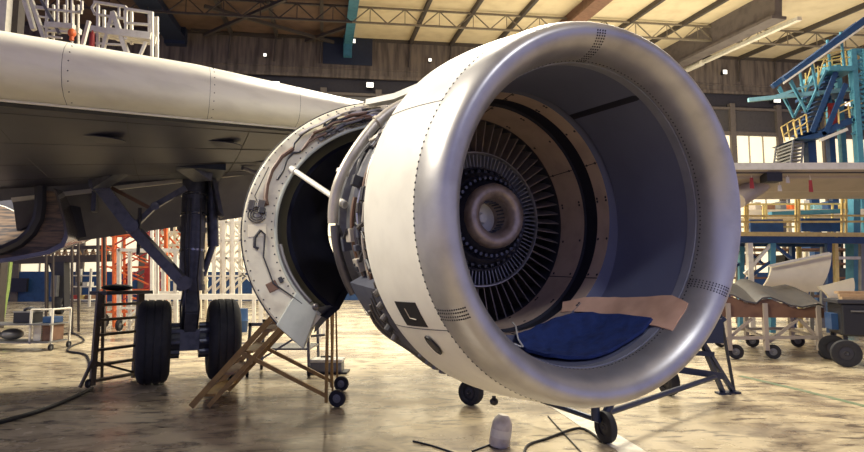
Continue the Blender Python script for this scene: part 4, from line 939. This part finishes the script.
# black cart at the right edge with planks
Yk = 9.9; q0 = fl(847, 367); kc = thing('equipment_cart', 'black box cart on large wheels at the right edge', 'cart', q0)
RK = M.Rotation(-.40, 4, 'Z'); MK = M.Translation(q0) @ RK
part('cart_body', MB().box((.87, .5, .80), (1.8, 1.0, .56)).T(MK), 'black', kc, bevel=.03); part('top_tray', MB().box((.86, .5, 1.11), (1.9, 1.08, .07)).T(MK), 'harness', kc, bevel=.01)
part('handle', MB().cyl((.1, -.04, .95), (.6, -.04, .95), .015).T(MK), 'grey', kc); part('side_box', MB().box((-.08, .5, .75), (.10, .5, .28)).T(MK), 'blue', kc, 'blue box on the side')
for x in (0, 1.4):
    for d in (0, .9): wheel('cart_wheel', kc, MK @ V((x, d, .23)), .23, .12, RK @ V((0, 1, 0)), hub='harness'); part('axle_post', MB().bar((x + .02, d + .08, .23), (x + .02, d + .08, .6), .06).T(MK), 'black', kc)
for i, (dy, ry, lb) in enumerate([(.15, .08, 'wooden plank on the black cart, lowest of three'), (.25, -.10, 'wooden plank on the black cart, second of three'), (.4, .16, 'wooden plank on the black cart, topmost of three')]):
    z_ = 1.147 + .0225 + .046 * i
    solo('plank', MB().bar(MK @ V((0, dy, z_)), MK @ V((1.6, dy + ry, z_)), .2, .045), 'wood', lb, 'plank', MK @ V((.75, dy, z_ - .0225)), 'planks on the black cart')
# second airplane: the wing hanging over the dock
aw = thing('parked_aircraft_wing', 'pale wing of a second airplane across the right, above the yellow railed dock', 'airplane', (12, 15, 0))
rows = []
for X in (6.2, 8, 10, 12, 16):
    z0 = 3.92 + .012 * (X - 7); y0 = 13.0 + .05 * (X - 7); rows.append([V((X, y0 + dy, z0 + dz)) for dy, dz in ((0, 0.10), (.06, .03), (.3, -.02), (.32, -.07), (.9, -.22), (1.5, -.36), (2.0, -.34), (2.4, -.1), (2.0, .25), (1.2, .40), (.4, .30), (.08, .20), (0, .10))])
mb = MB().grid(rows); mb.add(rows[0], [tuple(range(len(rows[0]) - 1))]); mb.add(rows[-1], [tuple(range(len(rows[0]) - 1))]); wg = part('wing', mb, 'tanwing', aw, 'tan underside of the second wing')
part('wing_edge', MB().bar((6.2, 12.98, 4.06), (16, 13.47, 4.18), .14, .16), 'white', wg, 'white leading edge'); part('panel_seam', MB().bar((6.2, 13.05, 3.945), (16, 13.55, 4.06), .06, .05), 'seam', wg)
part('flap_edge', MB().bar((6.2, 14.1, 3.66), (16, 14.6, 3.78), .05, .05), 'white', wg)
part('fairing', MB().tube([at(737, 200, 13.6), at(747, 192, 13.7), at(760, 186, 13.9), at(772, 180, 14.2)], [.22, .24, .2, .08], 14), 'tanwing', aw, 'pale canoe fairing')
part('landing_lamp', MB().box(at(771, 178, 13.2), (.35, .3, .2)), 'black', aw)
part('support_leg', MB().bar((15, 14.4, 0), (15, 14.4, 3.8), .3), 'grey', aw)
for (x, y, m, lb, h_) in [(811, 186, 'red', 'red warning flag hanging under the second wing, rightmost', 12), (752, 183, 'red', 'dark red flag under the second wing, next to the engine intake', 11), (788, 180, 'white', 'white tag under the second wing, nearest the red flag', 6), (780, 188, 'white', 'white tag hanging lower under the second wing, left of the other tag', 6)]:
    Y = 13.25; hgt = h_ / FPX * Y; c = at(x, y, Y)
    t = thing('warning_flag' if m == 'red' else 'paper_tag', lb, 'flag' if m == 'red' else 'tag', c - V((0, 0, hgt / 2)), 'flags and tags under the second wing')
    part('flag_cloth', MB().prism([c + V((-.05, 0, -hgt / 2)), c + V((.06, .02, -hgt / 2)), c + V((.03, 0, hgt / 2)), c + V((-.04, 0, hgt / 2))], (0, .012, 0)), m, t)
    part('flag_cord', MB().cyl(c + V((0, .006, hgt / 2)), V((c.x, Y + .02, 3.925)), .008, 6), 'white', t)
# yellow railed teal dock
Ye = 16.0; be = zf(Ye); bars = []
for x in (745, 747.5, 796, 799, 842, 846, 872): bars.append((x, 196, x, 236, .05, 'railyel', 'rail_post'))
for y in (197, 216, 222): bars.append((740, y, 880, y - .5, .05, 'railyel', 'handrail'))
bars += [(730, 234, 880, 235, .12, 'railyel', 'toe_board'), (730, 240, 880, 241, .16, 'blue', 'deck_beam'), (772, 240, 772, be, .14, 'teal', 'leg'), (749, 240, 752, be, .14, 'white', 'leg'), (835, 236, 838, be, .10, 'railyel', 'leg'), (772, 243, 745, 274, .08, 'white', 'brace'), (772, 243, 795, 262, .08, 'blue', 'brace'), (828, 243, 830, be, .12, 'blue', 'leg'), (862, 243, 862, be, .12, 'grey', 'leg'), (835, 258, 870, 258, .08, 'white', 'rail'), (740, 284, 770, 262, .07, 'blue', 'brace')]
dt = barthing('service_dock', 'teal and yellow railed service dock behind the cradle', 'dock', Ye, bars, 'railyel', fl(772, be), 1.6)
part('deck', MB().box((11.2, Ye + .8, at(800, 237, Ye).z), (5.5, 1.7, .08)), 'blue', dt)
part('side_cover', MB().box(at(766, 226, Ye + 1.5), (1.0, .1, .4)).box(at(820, 225, Ye + 1.5), (1.2, .1, .4)), 'blue', dt); part('mid_cover', MB().bar(at(770, 214, Ye + 1), at(846, 211, Ye + 1), .2, .12), 'teal', dt)
part('column', MB().bar(at(853, 190, Ye + 1.2), fl(853, zf(Ye + 1.2)), .26), 'teal', dt)
# shelves with goods under the dock
Yh = 19.5; bh = zf(Yh); hk = thing('parts_rack', 'dark rack with layered cowl parts under the teal dock', 'rack', fl(760, bh))
for x in (738, 790, 862): part('post', MB().bar(fl(x, bh), at(x, 240, Yh), .1).bar(fl(x, bh) + V((0, 1, 0)), at(x, 240, Yh) + V((0, 1, 0)), .1), 'steel', hk)
for y in (250, 264, 278, 296): part('shelf', MB().bar(at(738, y, Yh + .5), at(862, y, Yh + .5), 1.0, .07), 'brown', hk)
for (x, y, w, h, m, lb) in [(746, 264, 20, 9, 'brown', 'brown wrapped part on the rack under the dock, upper left'), (744, 278, 16, 7, 'tanwing', 'tan wrapped part on the rack under the dock, middle left'), (812, 250, 16, 8, 'blue', 'blue bin on the rack under the dock, top shelf'), (846, 278, 14, 9, 'blue', 'blue bin on the rack near the black cart, third shelf'), (784, 264, 10, 8, 'black', 'black bin on the rack under the dock, second shelf middle'), (852, 296, 12, 10, 'skyblue', 'pale blue bin on the rack near the black cart, lowest shelf')]:
    c = at(x, y, Yh + .5); boxthing('parts_bin', lb, c + V((0, 0, .035)), (w / FPX * Yh, .7, h / FPX * Yh), m, 'bin', grp='bins on the rack under the dock')
# pale clutter seen above the dock railing: equipment boxes on a far bench
Yb = 21; bb = zf(Yb)
barthing('equipment_bench', 'cream equipment bench seen between the dock railing and the second wing', 'bench', Yb, [(742, 214, 866, 213, .28, 'cream', 'bench_top'), (750, 214, 750, bb, .12, 'cream', 'leg'), (806, 214, 806, bb, .12, 'cream', 'leg'), (858, 214, 858, bb, .12, 'cream', 'leg')], 'cream', fl(750, bb), 1.0)
for i, (x, w, h, m, lb) in enumerate([(754, 6, 8, 'tanwing', 'tan'), (767, 8, 5, 'brown', 'brown'), (779, 6, 9, 'grey', 'grey'), (790, 7, 6, 'orange', 'orange'), (802, 6, 10, 'white', 'white'), (813, 8, 6, 'skyblue', 'pale blue'), (828, 10, 9, 'blue', 'deep blue'), (840, 6, 7, 'railyel', 'yellow')]):
    c = at(x, 212.2, Yb + .5); boxthing('equipment_box', '%s equipment box on the cream bench above the dock railing' % lb, V((c.x, c.y, at(x, 213, Yb).z + .14)), (w / FPX * Yb, .6, h / FPX * Yb), m, 'box', grp='boxes on the cream bench')

# blue dock tower with stairs
Yt = 23.0; bt2 = zf(Yt)
def tw(x, y, d=0): return at(x, y, Yt) + V((0, d, 0))
dt = thing('dock_tower', 'tall blue aircraft dock tower with booms and stairs at the upper right', 'dock', fl(822, bt2))
part('boom', MB().bar(tw(751, 98.6, .2), tw(857, 87.5, .2), .12, .16), 'skyblue', dt, 'light blue boom'); part('boom', MB().bar(tw(780, 93, .6), tw(857, 68, .6), .10), 'skyblue', dt)
part('boom', MB().bar(tw(784, 80), tw(870, 16), .20, .26).bar(tw(784, 80, .8), tw(870, 16, .8), .16, .2), 'blue', dt, 'dark blue raking boom'); part('boom_edge', MB().bar(tw(782, 84, -.1), tw(870, 22, -.1), .07), 'white', dt)
for b in [(840.5, 32, 844, 66), (791, 80, 806, 112), (811, 60, 818, 96), (806, 112, 826, 70), (790, 82, 800, 100)]: part('strut', MB().bar(tw(*b[:2]), tw(*b[2:]), .08).bar(tw(b[0], b[1], .8), tw(b[2], b[3], .8), .08), 'teal', dt)
part('platform', MB().box(tw(840, 69.5, .8), (27 / FPX * Yt, 1.9, .2)), 'teal', dt)
part('boom', MB().bar(tw(815, 92, .8), tw(858, 88, .8), 1.0, .12), 'blue', dt)
for d in (0, .9):
    part('stringer', MB().bar(tw(812, 132, d), tw(836, 72, d), .06, .2), 'blue', dt); part('stringer', MB().bar(tw(826, 132, d), tw(846, 84, d), .06, .2), 'blue', dt)
for i in range(12): part('tread', MB().box(tw(812, 132, .7).lerp(tw(836, 72, .7), (i + .5) / 12) + V((.1, 0, 0)), (.5, .9, .05)), 'blue', dt)
part('lower_platform', MB().prism([tw(797, 138), tw(826, 131), tw(828, 136), tw(812, 139)], (0, 1.8, 0)), 'blue', dt); part('lower_boom', MB().bar(tw(822, 133, .1), tw(870, 112, .1), .2, .26).bar(tw(822, 133, .9), tw(870, 112, .9), .2, .26), 'blue', dt); part('boom_edge', MB().bar(tw(818, 141, -.1), tw(845, 130, -.1), .12), 'white', dt)
part('column', MB().bar(tw(822, 136, .8), V((tw(822, 136).x, Yt + .8, 0)), .34), 'blue', dt); part('column', MB().bar(tw(843, 124, .8), V((tw(843, 124).x, Yt + .8, 0)), .24), 'blue', dt)
for x in (852, 864, 880):
    part('column', MB().bar(tw(x, 50), V((tw(x, 50).x, Yt, 0)), .22).bar(tw(x, 50, 1.6), V((tw(x, 50).x, Yt + 1.6, 0)), .22), 'teal', dt)
for i in range(6):
    y = 50 + 14 * i; part('brace', MB().bar(tw(852, y), tw(880, y + 14), .10).bar(tw(880, y), tw(852, y + 14), .10).bar(tw(852, y), tw(880, y), .10), 'teal', dt)
for b in [(793, 122, 806, 114), (796, 130, 807, 122), (793, 122, 797, 137), (806, 114, 808, 132), (799, 118, 802, 135), (818, 78, 826, 54), (826, 54, 856, 48), (824, 62, 856, 56), (826, 54, 828, 70), (818, 66, 819, 82), (845, 50, 847, 68), (855, 48, 856, 68), (838, 107, 862, 96), (839, 113, 862, 103), (848, 104, 850, 118), (838, 107, 839, 124), (818, 78, 818, 92)]:
    part('guard_rail', MB().bar(tw(*b[:2]), tw(*b[2:]), .042).bar(tw(b[0], b[1], .8), tw(b[2], b[3], .8), .04), 'railyel', dt)
part('panel', MB().box(tw(838, 113, .3), (.35, .1, 1.0)), 'red', dt)
t = part('small_stair', MB().bar(tw(800, 163, .9), V((tw(800, 163).x, Yt + .9, 0)), .1), 'grey', dt, 'small pale flight of steps')
for d in (.3, 1.5): part('stringer', MB().bar(tw(795, 163, d), tw(798, 138, d), .06).bar(tw(806, 163, d), tw(808, 141, d), .06), 'grey', t)
for i in range(7): part('tread', MB().bar(tw(795.4 + .4 * i, 162 - 3.6 * i, .9), tw(806.4 + .3 * i, 162 - 3.6 * i, .9), 1.2, .06), 'grey', t)

# ================================================================== LIGHT
def area(name, loc, target, sx, sy, power, colr):
    ld_ = bpy.data.lights.new(name, 'AREA'); ld_.shape = 'RECTANGLE'; ld_.size = sx; ld_.size_y = sy; ld_.energy = power; ld_.color = colr
    o = bpy.data.objects.new(name, ld_); col.objects.link(o); o.location = loc; o.rotation_euler = (V(target) - V(loc)).to_track_quat('-Z', 'Y').to_euler(); return o
area('unseen_lamp', (-9, 4.5, 10), (0, 3.6, 2), 4, 4, 3000, (1, .92, .76))  # unseen key from the left, no skylight there
area('unseen_lamp', (6, 25, 16.5), (6, 26, 0), 18, 10, 7000, (1, .92, .74))  # unseen fill added to brighten the docks and back floor
area('unseen_lamp', (-9, 31, 17), (-9, 32, 0), 18, 8, 1300, (1, .92, .74))  # unseen fill added for the left background
area('unseen_lamp', (1, 16, 15), (1, 14, 0), 4, 4, 3600, (1, .93, .76))  # unseen lamp added to brighten the middle floor behind the wing
area('ceiling_wash_lamp', (15, 33, 9), (15, 40, 19), 22, 4, 1900, (1, .9, .7))
sl = bpy.data.lights.new('intake_fill_spot', 'SPOT'); sl.energy = 1900; sl.color = (.93, .95, 1); sl.spot_size = rad(40); sl.spot_blend = .7; sl.shadow_soft_size = .6  # unseen spot added to fill the intake from the front
so = bpy.data.objects.new('intake_fill_spot', sl); col.objects.link(so); so.location = (4.6, -3.5, 11); so.rotation_euler = (V((.9, 3.6, 1.5)) - V((4.6, -3.5, 11))).to_track_quat('-Z', 'Y').to_euler()
w = bpy.data.worlds.new('hangar_air'); sc.world = w; w.use_nodes = True
bg = w.node_tree.nodes['Background']; bg.inputs[0].default_value = (.44, .46, .92, 1); bg.inputs[1].default_value = .85
sc.view_settings.view_transform = 'Standard'; sc.view_settings.look = 'None'; sc.view_settings.gamma = 1; sc.view_settings.use_curve_mapping = False
sc.view_settings.exposure = 0.0
